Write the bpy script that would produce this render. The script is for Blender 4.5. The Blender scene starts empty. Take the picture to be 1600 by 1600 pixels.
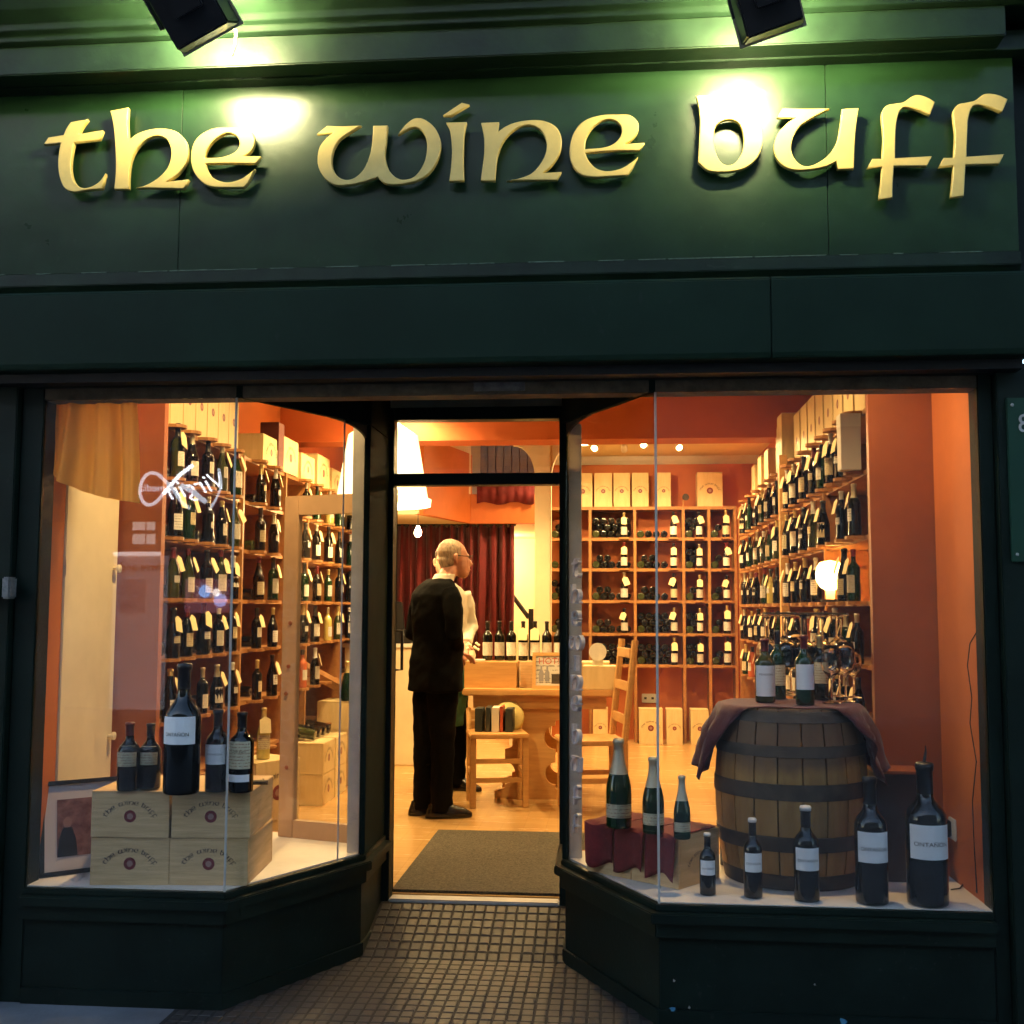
import bpy, bmesh, math, random
from mathutils import Vector, Matrix, noise
random.seed(7)
R = math.radians
SC = bpy.context.scene
COL = SC.collection
# ------------------------------------------------------------------ camera
CAM_POS = Vector((0.0, -3.95, 1.45)); FPX = 1750.0
def cam_axes(yaw, pitch, roll):
    f = Vector((-math.sin(yaw) * math.cos(pitch), math.cos(yaw) * math.cos(pitch), math.sin(pitch)))
    r = Vector((math.cos(yaw), math.sin(yaw), 0)); u = r.cross(f)
    c, s = math.cos(roll), math.sin(roll)
    return c * r + s * u, c * u - s * r, f
CR, CU, CF = cam_axes(R(5.1), R(4.9), R(0.2))
cd = bpy.data.cameras.new('camera'); cam = bpy.data.objects.new('camera', cd); COL.objects.link(cam)
m = Matrix((CR, CU, -CF)).transposed().to_4x4(); m.translation = CAM_POS; cam.matrix_world = m
cd.sensor_width = 36; cd.lens = 36 * FPX / 1600; cd.clip_start = 0.05; cd.clip_end = 500
SC.camera = cam
# ------------------------------------------------------------------ sky, sun, exposure (late dusk)
SUN_EL, SUN_ROT = 11.0, 205.0
W = bpy.data.worlds.new('World'); SC.world = W; W.use_nodes = True
nt = W.node_tree; sky = nt.nodes.new('ShaderNodeTexSky'); sky.sky_type = 'NISHITA'; sky.sun_disc = False
sky.sun_elevation = R(SUN_EL); sky.sun_rotation = R(SUN_ROT); sky.ozone_density = 1.9
bgn = nt.nodes['Background']; nt.links.new(sky.outputs[0], bgn.inputs[0]); bgn.inputs[1].default_value = 0.15
sd = bpy.data.lights.new('sun', 'SUN'); sd.energy = 0.02; sd.angle = R(12); sd.color = (1, 0.85, 0.7)
so = bpy.data.objects.new('sun', sd); COL.objects.link(so)
az = R(SUN_ROT); sdir = Vector((math.sin(az) * math.cos(R(SUN_EL)), math.cos(az) * math.cos(R(SUN_EL)), math.sin(R(SUN_EL))))
so.rotation_euler = sdir.to_track_quat('Z', 'Y').to_euler(); so.location = (0, -8, 9)
SC.view_settings.view_transform = 'Standard'; SC.view_settings.look = 'None'
SC.view_settings.exposure = 1.9; SC.view_settings.gamma = 1.0
SC.render.engine = 'CYCLES'; SC.cycles.use_denoising = True
SC.cycles.max_bounces = 6; SC.cycles.diffuse_bounces = 3; SC.cycles.glossy_bounces = 3; SC.cycles.transparent_max_bounces = 20; SC.cycles.use_adaptive_sampling = True; SC.cycles.adaptive_threshold = 0.04; SC.cycles.adaptive_min_samples = 12; SC.cycles.sample_clamp_indirect = 6.0
SC.cycles.caustics_reflective = False; SC.cycles.caustics_refractive = False
WARM = (1.0, 0.68, 0.275)
# ------------------------------------------------------------------ measuring: where a photo pixel meets a plane of the place
def ray(x, y): return CF + CR * ((x - 800) / FPX) - CU * ((y - 800) / FPX)
def aty(x, y, Y): d = ray(x, y); return CAM_POS + d * ((Y - CAM_POS.y) / d.y)
def atz(x, y, Z): d = ray(x, y); return CAM_POS + d * ((Z - CAM_POS.z) / d.z)
def atx(x, y, X): d = ray(x, y); return CAM_POS + d * ((X - CAM_POS.x) / d.x)
ORD = ['first', 'second', 'third', 'fourth', 'fifth', 'sixth', 'seventh', 'eighth', 'ninth', 'tenth', 'eleventh', 'twelfth', 'thirteenth', 'fourteenth', 'fifteenth', 'sixteenth']
# ------------------------------------------------------------------ materials
def mat(name, col, rough=0.5, metal=0.0, var=0.0, vscale=6.0, bump=0.0, bscale=60.0, coat=0.0, emit=None, estr=0.0, spec=0.5, stretch=None, col2=None, rvar=0.0, sheen=0.0, trans=0.0, ior=1.5):
    m = bpy.data.materials.new(name); m.use_nodes = True; n = m.node_tree; b = n.nodes['Principled BSDF']
    b.inputs['Roughness'].default_value = rough; b.inputs['Metallic'].default_value = metal
    b.inputs['Specular IOR Level'].default_value = spec; b.inputs['Coat Weight'].default_value = coat
    b.inputs['Coat Roughness'].default_value = 0.08; b.inputs['IOR'].default_value = ior
    b.inputs['Transmission Weight'].default_value = trans
    if sheen: b.inputs['Sheen Weight'].default_value = sheen
    tc = n.nodes.new('ShaderNodeTexCoord'); mp = n.nodes.new('ShaderNodeMapping'); n.links.new(tc.outputs['Object'], mp.inputs[0])
    if stretch: mp.inputs['Scale'].default_value = stretch
    if var > 0 or col2:
        nz = n.nodes.new('ShaderNodeTexNoise'); nz.inputs['Scale'].default_value = vscale; nz.inputs['Detail'].default_value = 6
        nz.inputs['Roughness'].default_value = 0.65; n.links.new(mp.outputs[0], nz.inputs[0])
        cr = n.nodes.new('ShaderNodeValToRGB'); cr.color_ramp.elements[0].position = 0.3; cr.color_ramp.elements[1].position = 0.7
        c2 = col2 or tuple(min(1, c * (1 + var)) for c in col); c1 = tuple(c * (1 - var) for c in col) if not col2 else col
        cr.color_ramp.elements[0].color = (*c1, 1); cr.color_ramp.elements[1].color = (*c2, 1)
        n.links.new(nz.outputs[0], cr.inputs[0]); n.links.new(cr.outputs[0], b.inputs['Base Color'])
        if rvar:
            mr = n.nodes.new('ShaderNodeMapRange'); mr.inputs[3].default_value = max(0, rough - rvar); mr.inputs[4].default_value = rough + rvar
            n.links.new(nz.outputs[0], mr.inputs[0]); n.links.new(mr.outputs[0], b.inputs['Roughness'])
    else: b.inputs['Base Color'].default_value = (*col, 1)
    if bump > 0:
        n2 = n.nodes.new('ShaderNodeTexNoise'); n2.inputs['Scale'].default_value = bscale; n2.inputs['Detail'].default_value = 4
        n.links.new(mp.outputs[0], n2.inputs[0]); bp = n.nodes.new('ShaderNodeBump'); bp.inputs['Strength'].default_value = bump; bp.inputs['Distance'].default_value = 0.004
        n.links.new(n2.outputs[0], bp.inputs['Height']); n.links.new(bp.outputs[0], b.inputs['Normal'])
    if emit: b.inputs['Emission Color'].default_value = (*emit, 1); b.inputs['Emission Strength'].default_value = estr
    return m
def pane_mat(name, tint=(1, 1, 1), haze=0.0):
    m = bpy.data.materials.new(name); m.use_nodes = True; n = m.node_tree
    for x in list(n.nodes): n.nodes.remove(x)
    o = n.nodes.new('ShaderNodeOutputMaterial'); t = n.nodes.new('ShaderNodeBsdfTransparent'); g = n.nodes.new('ShaderNodeBsdfGlossy')
    t.inputs[0].default_value = (*tint, 1); g.inputs['Roughness'].default_value = 0.004
    # Schlick reflectance from |N.I|, the same from both sides of the thin sheet
    ge = n.nodes.new('ShaderNodeNewGeometry'); dp = n.nodes.new('ShaderNodeVectorMath'); dp.operation = 'DOT_PRODUCT'
    n.links.new(ge.outputs['Incoming'], dp.inputs[0]); n.links.new(ge.outputs['Normal'], dp.inputs[1])
    def mth(op, a, b=None):
        q = n.nodes.new('ShaderNodeMath'); q.operation = op
        for i, v in enumerate((a, b)):
            if v is None: continue
            if isinstance(v, (int, float)): q.inputs[i].default_value = v
            else: n.links.new(v, q.inputs[i])
        return q.outputs[0]
    fr = mth('ADD', mth('MULTIPLY', mth('POWER', mth('SUBTRACT', 1.0, mth('ABSOLUTE', dp.outputs['Value'])), 5.0), .96), .04)
    mx = n.nodes.new('ShaderNodeMixShader'); n.links.new(fr, mx.inputs[0]); n.links.new(t.outputs[0], mx.inputs[1]); n.links.new(g.outputs[0], mx.inputs[2])
    if haze:   # a film of street dust on the pane
        d = n.nodes.new('ShaderNodeBsdfDiffuse'); d.inputs[0].default_value = (.5, .5, .5, 1); m2 = n.nodes.new('ShaderNodeMixShader')
        nz = n.nodes.new('ShaderNodeTexNoise'); nz.inputs['Scale'].default_value = 2.2; nz.inputs['Detail'].default_value = 7
        mr = n.nodes.new('ShaderNodeMapRange'); mr.inputs[3].default_value = haze * .3; mr.inputs[4].default_value = haze * 1.6
        n.links.new(nz.outputs[0], mr.inputs[0]); n.links.new(mr.outputs[0], m2.inputs[0])
        n.links.new(mx.outputs[0], m2.inputs[1]); n.links.new(d.outputs[0], m2.inputs[2]); n.links.new(m2.outputs[0], o.inputs[0])
    else: n.links.new(mx.outputs[0], o.inputs[0])
    return m
def emis(name, col, s):
    m = bpy.data.materials.new(name); m.use_nodes = True; n = m.node_tree; b = n.nodes['Principled BSDF']
    b.inputs['Base Color'].default_value = (.8, .8, .8, 1); b.inputs['Emission Color'].default_value = (*col, 1); b.inputs['Emission Strength'].default_value = s
    return m
M = {}
M['fascia'] = mat('fascia_paint', (.0100, .034, .012), .30, var=.3, vscale=3, bump=.28, bscale=13, rvar=.08, spec=.42)
M['green'] = mat('green_paint', (.006, .014, .010), .45, var=.3, vscale=4, bump=.12, bscale=40, rvar=.1, spec=.25)
M['green2'] = mat('shutter_paint', (.008, .023, .013), .5, var=.25, vscale=2.2, bump=.06, bscale=40, rvar=.1, spec=.16)
M['shade_dark'] = mat('recess_paint', (.008, .016, .013), .75, var=.3, vscale=5, spec=.05)
M['cornice'] = mat('cornice_paint', (.008, .022, .010), .42, var=.4, vscale=5, bump=.3, bscale=26, rvar=.08, spec=.3)
M['riser'] = mat('riser_paint', (.006, .013, .010), .5, var=.35, vscale=5, bump=.15, bscale=50, rvar=.12, spec=.2)
M['lintel'] = mat('lintel_brown', (.11, .085, .055), .8, var=.45, vscale=14, bump=.5, bscale=70)
def chips(m, col, thr=.70, sc=38.0, amt=.5, stretch=(1, 1, 1)):
    # chipped and scuffed paint: sparse small spots, in their own ragged shapes
    n = m.node_tree; b = n.nodes['Principled BSDF']; src = b.inputs['Base Color'].links[0].from_socket; tc = n.nodes.new('ShaderNodeTexCoord'); mp = n.nodes.new('ShaderNodeMapping'); mp.inputs['Scale'].default_value = stretch; n.links.new(tc.outputs['Object'], mp.inputs[0])
    a = n.nodes.new('ShaderNodeTexNoise'); a.inputs['Scale'].default_value = sc; a.inputs['Detail'].default_value = 5; c2 = n.nodes.new('ShaderNodeTexNoise'); c2.inputs['Scale'].default_value = 2.3; c2.inputs['Detail'].default_value = 3
    n.links.new(mp.outputs[0], a.inputs[0]); n.links.new(tc.outputs['Object'], c2.inputs[0]); s = n.nodes.new('ShaderNodeMath'); s.operation = 'MULTIPLY_ADD'; n.links.new(c2.outputs[0], s.inputs[0]); s.inputs[1].default_value = .35; n.links.new(a.outputs[0], s.inputs[2])
    r = n.nodes.new('ShaderNodeMapRange'); r.inputs[1].default_value = thr + .175; r.inputs[2].default_value = thr + .215; r.inputs[4].default_value = amt; n.links.new(s.outputs[0], r.inputs[0])
    mx = n.nodes.new('ShaderNodeMix'); mx.data_type = 'RGBA'; n.links.new(r.outputs[0], mx.inputs[0]); n.links.new(src, mx.inputs[6]); mx.inputs[7].default_value = (*col, 1); n.links.new(mx.outputs[2], b.inputs['Base Color'])
chips(M['fascia'], (.03, .055, .03), .70, 44, .35, (1, 1, .5)); chips(M['riser'], (.03, .034, .03), .69, 40, .35); chips(M['green2'], (.025, .034, .03), .71, 44, .3, (1, 1, .4)); chips(M['cornice'], (.03, .045, .03), .68, 34, .35, (.4, 1, 1)); chips(M['green'], (.025, .03, .025), .69, 40, .35)
M['gold'] = mat('gold_leaf', (.84, .62, .19), .36, metal=0.0, var=.08, vscale=14, bump=.05, bscale=60, rvar=.05)
M['worn'] = mat('worn_edge', (.10, .15, .10), .6, var=.6, vscale=30)
M['black'] = mat('black_metal', (.012, .012, .014), .4, var=.3, vscale=20)
M['pane'] = pane_mat('window_glass', haze=.012)
M['clear'] = pane_mat('clear_glass')
M['orange'] = mat('orange_wall_paint', (.54, .145, .032), .62, var=.10, vscale=3, bump=.1, bscale=40)
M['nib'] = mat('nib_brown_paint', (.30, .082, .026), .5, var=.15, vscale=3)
M['beamred'] = mat('beam_red_paint', (.46, .10, .022), .6, var=.08, vscale=3)
M['cream'] = mat('cream_paint', (.74, .62, .42), .55, var=.07, vscale=4)
M['white'] = mat('white_paint', (.72, .69, .63), .5, var=.08, vscale=7)
M['ceiling'] = mat('ceiling_paint', (.74, .60, .36), .8, var=.05, vscale=2)
M['trim'] = mat('window_trim', (.50, .47, .43), .6, var=.15, vscale=9)
M['platform'] = mat('platform_board', (.74, .69, .62), .55, var=.10, vscale=6)
M['floor'] = mat('laminate_floor', (.50, .29, .10), .26, col2=(.60, .37, .15), vscale=3.5, stretch=(1, 9, 1), rvar=.05)
def planks(m):
    n = m.node_tree; b = n.nodes['Principled BSDF']; src = b.inputs['Base Color'].links[0].from_socket; tc = n.nodes.new('ShaderNodeTexCoord'); mp = n.nodes.new('ShaderNodeMapping'); mp.inputs['Rotation'].default_value = (0, 0, R(90)); n.links.new(tc.outputs['Object'], mp.inputs[0])
    br = n.nodes.new('ShaderNodeTexBrick'); br.inputs['Scale'].default_value = 1; br.inputs['Brick Width'].default_value = 1.2; br.inputs['Row Height'].default_value = .13; br.inputs['Mortar Size'].default_value = .0016; br.inputs['Color1'].default_value = (1, 1, 1, 1); br.inputs['Color2'].default_value = (.93, .92, .90, 1); br.inputs['Mortar'].default_value = (.82, .80, .76, 1); n.links.new(mp.outputs[0], br.inputs[0])
    mx = n.nodes.new('ShaderNodeMix'); mx.data_type = 'RGBA'; mx.blend_type = 'MULTIPLY'; mx.inputs[0].default_value = 1; n.links.new(src, mx.inputs[6]); n.links.new(br.outputs[0], mx.inputs[7]); n.links.new(mx.outputs[2], b.inputs['Base Color'])
planks(M['floor'])
M['mat'] = mat('coir_mat', (.075, .062, .042), .95, var=.7, vscale=90, bump=1.0, bscale=180)
M['pine'] = mat('pine_wood', (.52, .27, .085), .42, col2=(.66, .38, .14), vscale=5, stretch=(1, 1, 9), bump=.05, bscale=20)
M['pinex'] = mat('pine_wood_level', (.52, .27, .085), .42, col2=(.66, .38, .14), vscale=5, stretch=(1, 9, 9), bump=.05, bscale=20)
M['rack'] = mat('rack_wood', (.30, .125, .034), .45, col2=(.43, .20, .062), vscale=5, stretch=(6, 1, 6))
M['crate'] = mat('crate_wood', (.56, .35, .15), .6, col2=(.80, .55, .28), vscale=5, stretch=(1.0, 1.0, 14), bump=.08, bscale=30)
M['crate2'] = mat('crate_wood_pale', (.66, .50, .24), .6, col2=(.76, .60, .32), vscale=4, stretch=(9, 9, 1.2))
M['ink'] = mat('brand_ink', (.10, .075, .05), .7)
M['seal'] = mat('wax_seal', (.20, .025, .025), .4, var=.4, vscale=30)
M['sealc'] = mat('seal_centre', (.36, .20, .16), .5, var=.3, vscale=60)
M['glassdk'] = mat('dark_bottle_glass', (.0045, .0045, .004), .07, spec=.6)
M['glassgr'] = mat('green_bottle_glass', (.006, .026, .008), .06, spec=.6)
M['glassol'] = mat('olive_bottle_glass', (.035, .042, .012), .06, spec=.6)
M['glasswh'] = mat('pale_wine_glass', (.46, .38, .11), .06, spec=.6)
M['glassro'] = mat('rose_wine_glass', (.42, .10, .035), .07, spec=.6)
M['label'] = mat('paper_label', (.74, .70, .62), .65, var=.06, vscale=30)
M['labelc'] = mat('cream_label', (.66, .58, .38), .65, var=.12, vscale=40)
M['labelw'] = mat('white_label', (.80, .80, .80), .6, var=.03, vscale=30)
def printed(m, ink=(.12, .09, .07), sc=70.0, amt=.75):
    # rows of small print: bands across the label broken up by noise
    n = m.node_tree; b = n.nodes['Principled BSDF']; src = b.inputs['Base Color'].links[0].from_socket
    tc = n.nodes.new('ShaderNodeTexCoord'); wv = n.nodes.new('ShaderNodeTexWave'); wv.bands_direction = 'Z'; wv.inputs['Scale'].default_value = sc * .16; n.links.new(tc.outputs['Object'], wv.inputs[0])
    nz = n.nodes.new('ShaderNodeTexNoise'); nz.inputs['Scale'].default_value = sc; n.links.new(tc.outputs['Object'], nz.inputs[0])
    oi = n.nodes.new('ShaderNodeObjectInfo'); a = n.nodes.new('ShaderNodeMath'); a.operation = 'MULTIPLY'; n.links.new(wv.outputs['Fac'], a.inputs[0]); n.links.new(nz.outputs[0], a.inputs[1])
    rp = n.nodes.new('ShaderNodeMapRange'); rp.inputs[1].default_value = .40; rp.inputs[2].default_value = .52; rp.inputs[4].default_value = amt; n.links.new(a.outputs[0], rp.inputs[0])
    mx = n.nodes.new('ShaderNodeMix'); mx.data_type = 'RGBA'; n.links.new(rp.outputs[0], mx.inputs[0]); n.links.new(src, mx.inputs[6]); mx.inputs[7].default_value = (*ink, 1)
    hv = n.nodes.new('ShaderNodeHueSaturation'); r2 = n.nodes.new('ShaderNodeMapRange'); r2.inputs[3].default_value = .62; r2.inputs[4].default_value = 1.05; n.links.new(oi.outputs['Random'], r2.inputs[0]); n.links.new(r2.outputs[0], hv.inputs['Value']); n.links.new(mx.outputs[2], hv.inputs['Color']); n.links.new(hv.outputs[0], b.inputs['Base Color']); return m
printed(M['label']); printed(M['labelc'], (.25, .08, .05), 50); M['labelp'] = printed(mat('printed_white_label', (.80, .78, .74), .6, var=.05, vscale=20), (.08, .08, .10), 40)
M['tag'] = mat('card_tag', (.80, .66, .36), .7, var=.05, vscale=20)
M['cap_r'] = mat('red_capsule', (.16, .018, .018), .35)
M['cap_k'] = mat('black_capsule', (.015, .014, .016), .32)
M['cap_g'] = mat('gold_capsule', (.62, .50, .22), .35, metal=.6)
M['cap_w'] = mat('white_wax_capsule', (.70, .68, .64), .5)
M['foil'] = mat('champagne_foil', (.55, .50, .36), .38, metal=.7, bump=.6, bscale=90)
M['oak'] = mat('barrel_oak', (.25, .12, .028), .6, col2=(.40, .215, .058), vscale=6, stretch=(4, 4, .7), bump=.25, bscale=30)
def stain_shadow_top(m, zs, col):
    # cloth shadow over wine stain, painted into the upper third of the staves, ragged edge
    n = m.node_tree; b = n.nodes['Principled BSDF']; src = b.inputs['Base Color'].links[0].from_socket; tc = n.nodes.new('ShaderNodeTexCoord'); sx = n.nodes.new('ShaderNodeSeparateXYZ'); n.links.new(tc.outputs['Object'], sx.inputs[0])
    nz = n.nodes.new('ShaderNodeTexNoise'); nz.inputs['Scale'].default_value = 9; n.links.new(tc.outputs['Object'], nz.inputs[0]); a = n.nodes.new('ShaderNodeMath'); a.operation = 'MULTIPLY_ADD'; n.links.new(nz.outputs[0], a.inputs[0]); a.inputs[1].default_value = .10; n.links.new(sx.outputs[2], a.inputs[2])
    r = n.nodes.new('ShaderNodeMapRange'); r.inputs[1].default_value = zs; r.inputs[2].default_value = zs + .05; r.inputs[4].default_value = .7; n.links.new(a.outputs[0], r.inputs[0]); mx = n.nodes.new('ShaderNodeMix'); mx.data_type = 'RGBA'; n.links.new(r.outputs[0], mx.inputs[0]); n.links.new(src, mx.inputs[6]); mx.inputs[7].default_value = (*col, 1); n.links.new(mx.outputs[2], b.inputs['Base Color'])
stain_shadow_top(M['oak'], .46, (.055, .026, .022))
M['hoop'] = mat('barrel_hoop', (.062, .044, .030), .65, metal=.2, var=.5, vscale=14)
M['cloth'] = mat('burgundy_cloth', (.085, .014, .016), .85, var=.2, vscale=40, bump=.4, bscale=200, sheen=.2)
M['napkin'] = mat('red_napkin', (.17, .016, .017), .85, var=.25, vscale=40, bump=.4, bscale=200)
M['velvet'] = mat('red_velvet', (.13, .004, .008), .8, var=.25, vscale=10, sheen=.12)
M['ochre'] = mat('ochre_curtain', (.84, .50, .11), .8, var=.08, vscale=5, bump=.3, bscale=160)
def translucent(m, col, f):
    n = m.node_tree; t = n.nodes.new('ShaderNodeBsdfTranslucent'); t.inputs[0].default_value = (*col, 1); mx = n.nodes.new('ShaderNodeMixShader'); mx.inputs[0].default_value = f
    n.links.new(n.nodes['Principled BSDF'].outputs[0], mx.inputs[1]); n.links.new(t.outputs[0], mx.inputs[2]); n.links.new(mx.outputs[0], n.nodes['Material Output'].inputs[0]); return m
translucent(M['ochre'], (.90, .52, .11), .55)
M['suit'] = mat('black_suit_cloth', (.0036, .0036, .0040), .9, var=.25, vscale=60, bump=.3, bscale=200, spec=.06)
M['skin'] = mat('skin', (.52, .24, .16), .5, var=.08, vscale=20)
M['hair'] = mat('grey_hair', (.36, .27, .19), .7, var=.5, vscale=60, stretch=(1, 1, .25), bump=1.0, bscale=140)
M['shirt'] = mat('white_shirt', (.60, .56, .46), .7)
M['apron'] = mat('green_apron', (.05, .20, .15), .8, var=.1, vscale=30)
M['shoe'] = mat('black_shoe', (.010, .009, .009), .25)
M['bulb'] = emis('lit_bulb', (1, .72, .34), 24)
M['shade'] = emis('lit_lamp_shade', (1, .72, .32), .8)
M['flood'] = emis('floodlight_lens', (1.0, .86, .44), 122)
M['plastic'] = mat('white_plastic', (.62, .60, .55), .4)
M['cable'] = mat('dark_cable', (.02, .015, .015), .5)
M['book1'] = mat('book_red', (.45, .08, .03), .5); M['book2'] = mat('book_dark', (.03, .035, .03), .5); M['book3'] = mat('book_white', (.68, .62, .50), .5)
# ------------------------------------------------------------------ mesh helpers
class MB:
    def __init__(s): s.v = []; s.f = []; s.mi = []
    def add(s, vs, fs, mi=0):
        o = len(s.v); s.v += [tuple(v) for v in vs]; s.f += [tuple(i + o for i in f) for f in fs]; s.mi += [mi] * len(fs); return s
    def box(s, a, b, mi=0):
        (x0, y0, z0), (x1, y1, z1) = a, b
        x0, x1 = sorted((x0, x1)); y0, y1 = sorted((y0, y1)); z0, z1 = sorted((z0, z1))
        return s.add([(x0, y0, z0), (x1, y0, z0), (x1, y1, z0), (x0, y1, z0), (x0, y0, z1), (x1, y0, z1), (x1, y1, z1), (x0, y1, z1)],
                     [(3, 2, 1, 0), (4, 5, 6, 7), (0, 1, 5, 4), (1, 2, 6, 5), (2, 3, 7, 6), (3, 0, 4, 7)], mi)
    def prism(s, poly, a0, a1, ax='z', mi=0):
        n = len(poly)
        def p(q, a): return {'z': (q[0], q[1], a), 'y': (q[0], a, q[1]), 'x': (a, q[0], q[1])}[ax]
        s.add([p(q, a0) for q in poly] + [p(q, a1) for q in poly],
              [tuple(range(n))[::-1], tuple(range(n, 2 * n))] + [(i, (i + 1) % n, n + (i + 1) % n, n + i) for i in range(n)], mi); return s
    def lathe(s, prof, n=16, c=(0, 0, 0), a0=0.0, a1=2 * math.pi, mi=0):
        full = abs(a1 - a0 - 2 * math.pi) < 1e-6; k = n if full else n + 1; vs = []; fs = []
        for r, z in prof:
            for i in range(k):
                a = a0 + (a1 - a0) * i / n; vs.append((c[0] + r * math.cos(a), c[1] + r * math.sin(a), c[2] + z))
        for j in range(len(prof) - 1):
            for i in range(n):
                i2 = (i + 1) % k; fs.append((j * k + i, j * k + i2, (j + 1) * k + i2, (j + 1) * k + i))
        return s.add(vs, fs, mi)
    def tube(s, pts, r, n=8, mi=0, flat=None, cap=True):
        pts = [Vector(p) for p in pts]; vs = []; fs = []; rs = r if isinstance(r, (list, tuple)) else [r] * len(pts); up = None
        for i, p in enumerate(pts):
            t = (pts[min(i + 1, len(pts) - 1)] - pts[max(i - 1, 0)]).normalized()
            if up is None: up = Vector((0, 0, 1)) if abs(t.z) < .9 else Vector((0, 1, 0))
            a = t.cross(up)
            if a.length < 1e-4: a = t.orthogonal()
            a.normalize(); b = a.cross(t).normalized(); up = b; q = rs[i]
            ra, rb = (q if isinstance(q, (tuple, list)) else (q, q))
            for k in range(n):
                an = 2 * math.pi * k / n; vs.append(p + a * math.cos(an) * ra + b * math.sin(an) * rb)
        for j in range(len(pts) - 1):
            for k in range(n): fs.append((j * n + k, j * n + (k + 1) % n, (j + 1) * n + (k + 1) % n, (j + 1) * n + k))
        if cap: fs.append(tuple(range(n))[::-1]); fs.append(tuple(range((len(pts) - 1) * n, len(pts) * n)))
        return s.add(vs, fs, mi)
    def mesh(s, name):
        me = bpy.data.meshes.new(name); me.from_pydata(s.v, [], s.f); me.validate(); me.update(); return me
    def build(s, name, mats, parent=None, smooth=False, bevel=0.0, loc=None):
        me = s.mesh(name); return link(name, me, mats, parent, smooth, bevel, loc, s.mi)
def link(name, me, mats, parent=None, smooth=False, bevel=0.0, loc=None, mi=None):
    if mats is not None and not me.materials:
        for mm in (mats if isinstance(mats, (list, tuple)) else [mats]): me.materials.append(mm)
        if mi and max(mi) > 0 and len(mi) == len(me.polygons): me.polygons.foreach_set('material_index', mi)
        bm = bmesh.new(); bm.from_mesh(me); bmesh.ops.recalc_face_normals(bm, faces=bm.faces)
        if bevel: bmesh.ops.bevel(bm, geom=[e for e in bm.edges if len(e.link_faces) == 2 and e.calc_face_angle(0) > .6], offset=bevel, segments=2, affect='EDGES', clamp_overlap=True)
        bm.to_mesh(me); bm.free()
        if smooth: me.shade_smooth(); 
        if smooth and smooth != 1: me.set_sharp_from_angle(angle=R(smooth))
    o = bpy.data.objects.new(name, me); COL.objects.link(o)
    if parent is not None: o.parent = parent
    if loc is not None: o.location = loc
    return o
def tagit(o, label, cat, group=None):
    o['label'] = label; o['category'] = cat
    if group: o['group'] = group
    return o
def thing(name, label, cat, loc=(0, 0, 0), rz=0.0, group=None, scale=None):
    o = bpy.data.objects.new(name, None); COL.objects.link(o); o.empty_display_size = .05
    o.location = loc; o.rotation_euler = (0, 0, rz)
    if scale: o.scale = (scale,) * 3 if not isinstance(scale, (tuple, list)) else scale
    return tagit(o, label, cat, group)
def struct(o): o['kind'] = 'structure'; return o
def inst(name, me, parent, loc=(0, 0, 0), rot=(0, 0, 0), scale=(1, 1, 1)):
    o = bpy.data.objects.new(name, me); COL.objects.link(o); o.parent = parent; o.location = loc; o.rotation_euler = rot; o.scale = scale; return o
def evalmesh(o, name, mats, smooth=True):
    dg = bpy.context.evaluated_depsgraph_get(); me = bpy.data.meshes.new_from_object(o.evaluated_get(dg)); me.name = name
    me.materials.clear(); me.materials.append(mats)
    bpy.data.objects.remove(o, do_unlink=True)
    if smooth: me.shade_smooth()
    return me
def remesh(mb, voxel, mats, name, sm=4):
    me = mb.mesh('tmp'); bm = bmesh.new(); bm.from_mesh(me); bmesh.ops.recalc_face_normals(bm, faces=bm.faces); bm.to_mesh(me); bm.free()
    o = bpy.data.objects.new('tmp', me); COL.objects.link(o)
    r = o.modifiers.new('r', 'REMESH'); r.mode = 'VOXEL'; r.voxel_size = voxel; r.adaptivity = 0
    if sm: s = o.modifiers.new('s', 'SMOOTH'); s.iterations = sm; s.factor = .5
    return evalmesh(o, name, mats)
def text_mesh(txt, size, name, ext=0.0, shear=0.0, align='CENTER', space=1.0):
    c = bpy.data.curves.new('tmp', 'FONT'); c.body = txt; c.size = size; c.extrude = ext; c.align_x = align; c.align_y = 'CENTER'; c.shear = shear; c.space_character = space; c.resolution_u = 3
    o = bpy.data.objects.new('tmp', c); COL.objects.link(o); dg = bpy.context.evaluated_depsgraph_get()
    me = bpy.data.meshes.new_from_object(o.evaluated_get(dg)); me.name = name; bpy.data.objects.remove(o, do_unlink=True); return me
def face_text(me, fn):
    for v in me.vertices: v.co = fn(v.co.copy())
    me.update(); return me
# ------------------------------------------------------------------ the uncial letters, outlines measured on the fascia
LT = {}
def _cr(pts):
    # closed contour; a third item marks a corner, the rest is smoothed
    n = len(pts); cs = [i for i, p in enumerate(pts) if len(p) > 2]; out = []
    if not cs: cs = [0]
    for q in range(len(cs)):
        i0 = cs[q]; i1 = cs[(q + 1) % len(cs)]
        if i1 <= i0: i1 += n
        seg = [Vector(pts[k % n][:2]) for k in range(i0, i1 + 1)]
        if len(seg) == 2: out.append(seg[0]); continue
        e = [seg[0] * 2 - seg[1]] + seg + [seg[-1] * 2 - seg[-2]]
        if len(cs) == 1 and len(pts[cs[0]]) < 3: e[0] = seg[-2]; e[-1] = seg[1]
        for k in range(1, len(e) - 2):
            p0, p1, p2, p3 = e[k - 1:k + 3]
            for s in range(5):
                t = s / 5; out.append(.5 * (2 * p1 + (p2 - p0) * t + (2 * p0 - 5 * p1 + 4 * p2 - p3) * t * t + (3 * p1 - p0 - 3 * p2 + p3) * t ** 3))
    return out
A = (50, 130, 4.0); B = (470, 130, 2.857); C = (1060, 130, 2.963); c = 1
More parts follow.
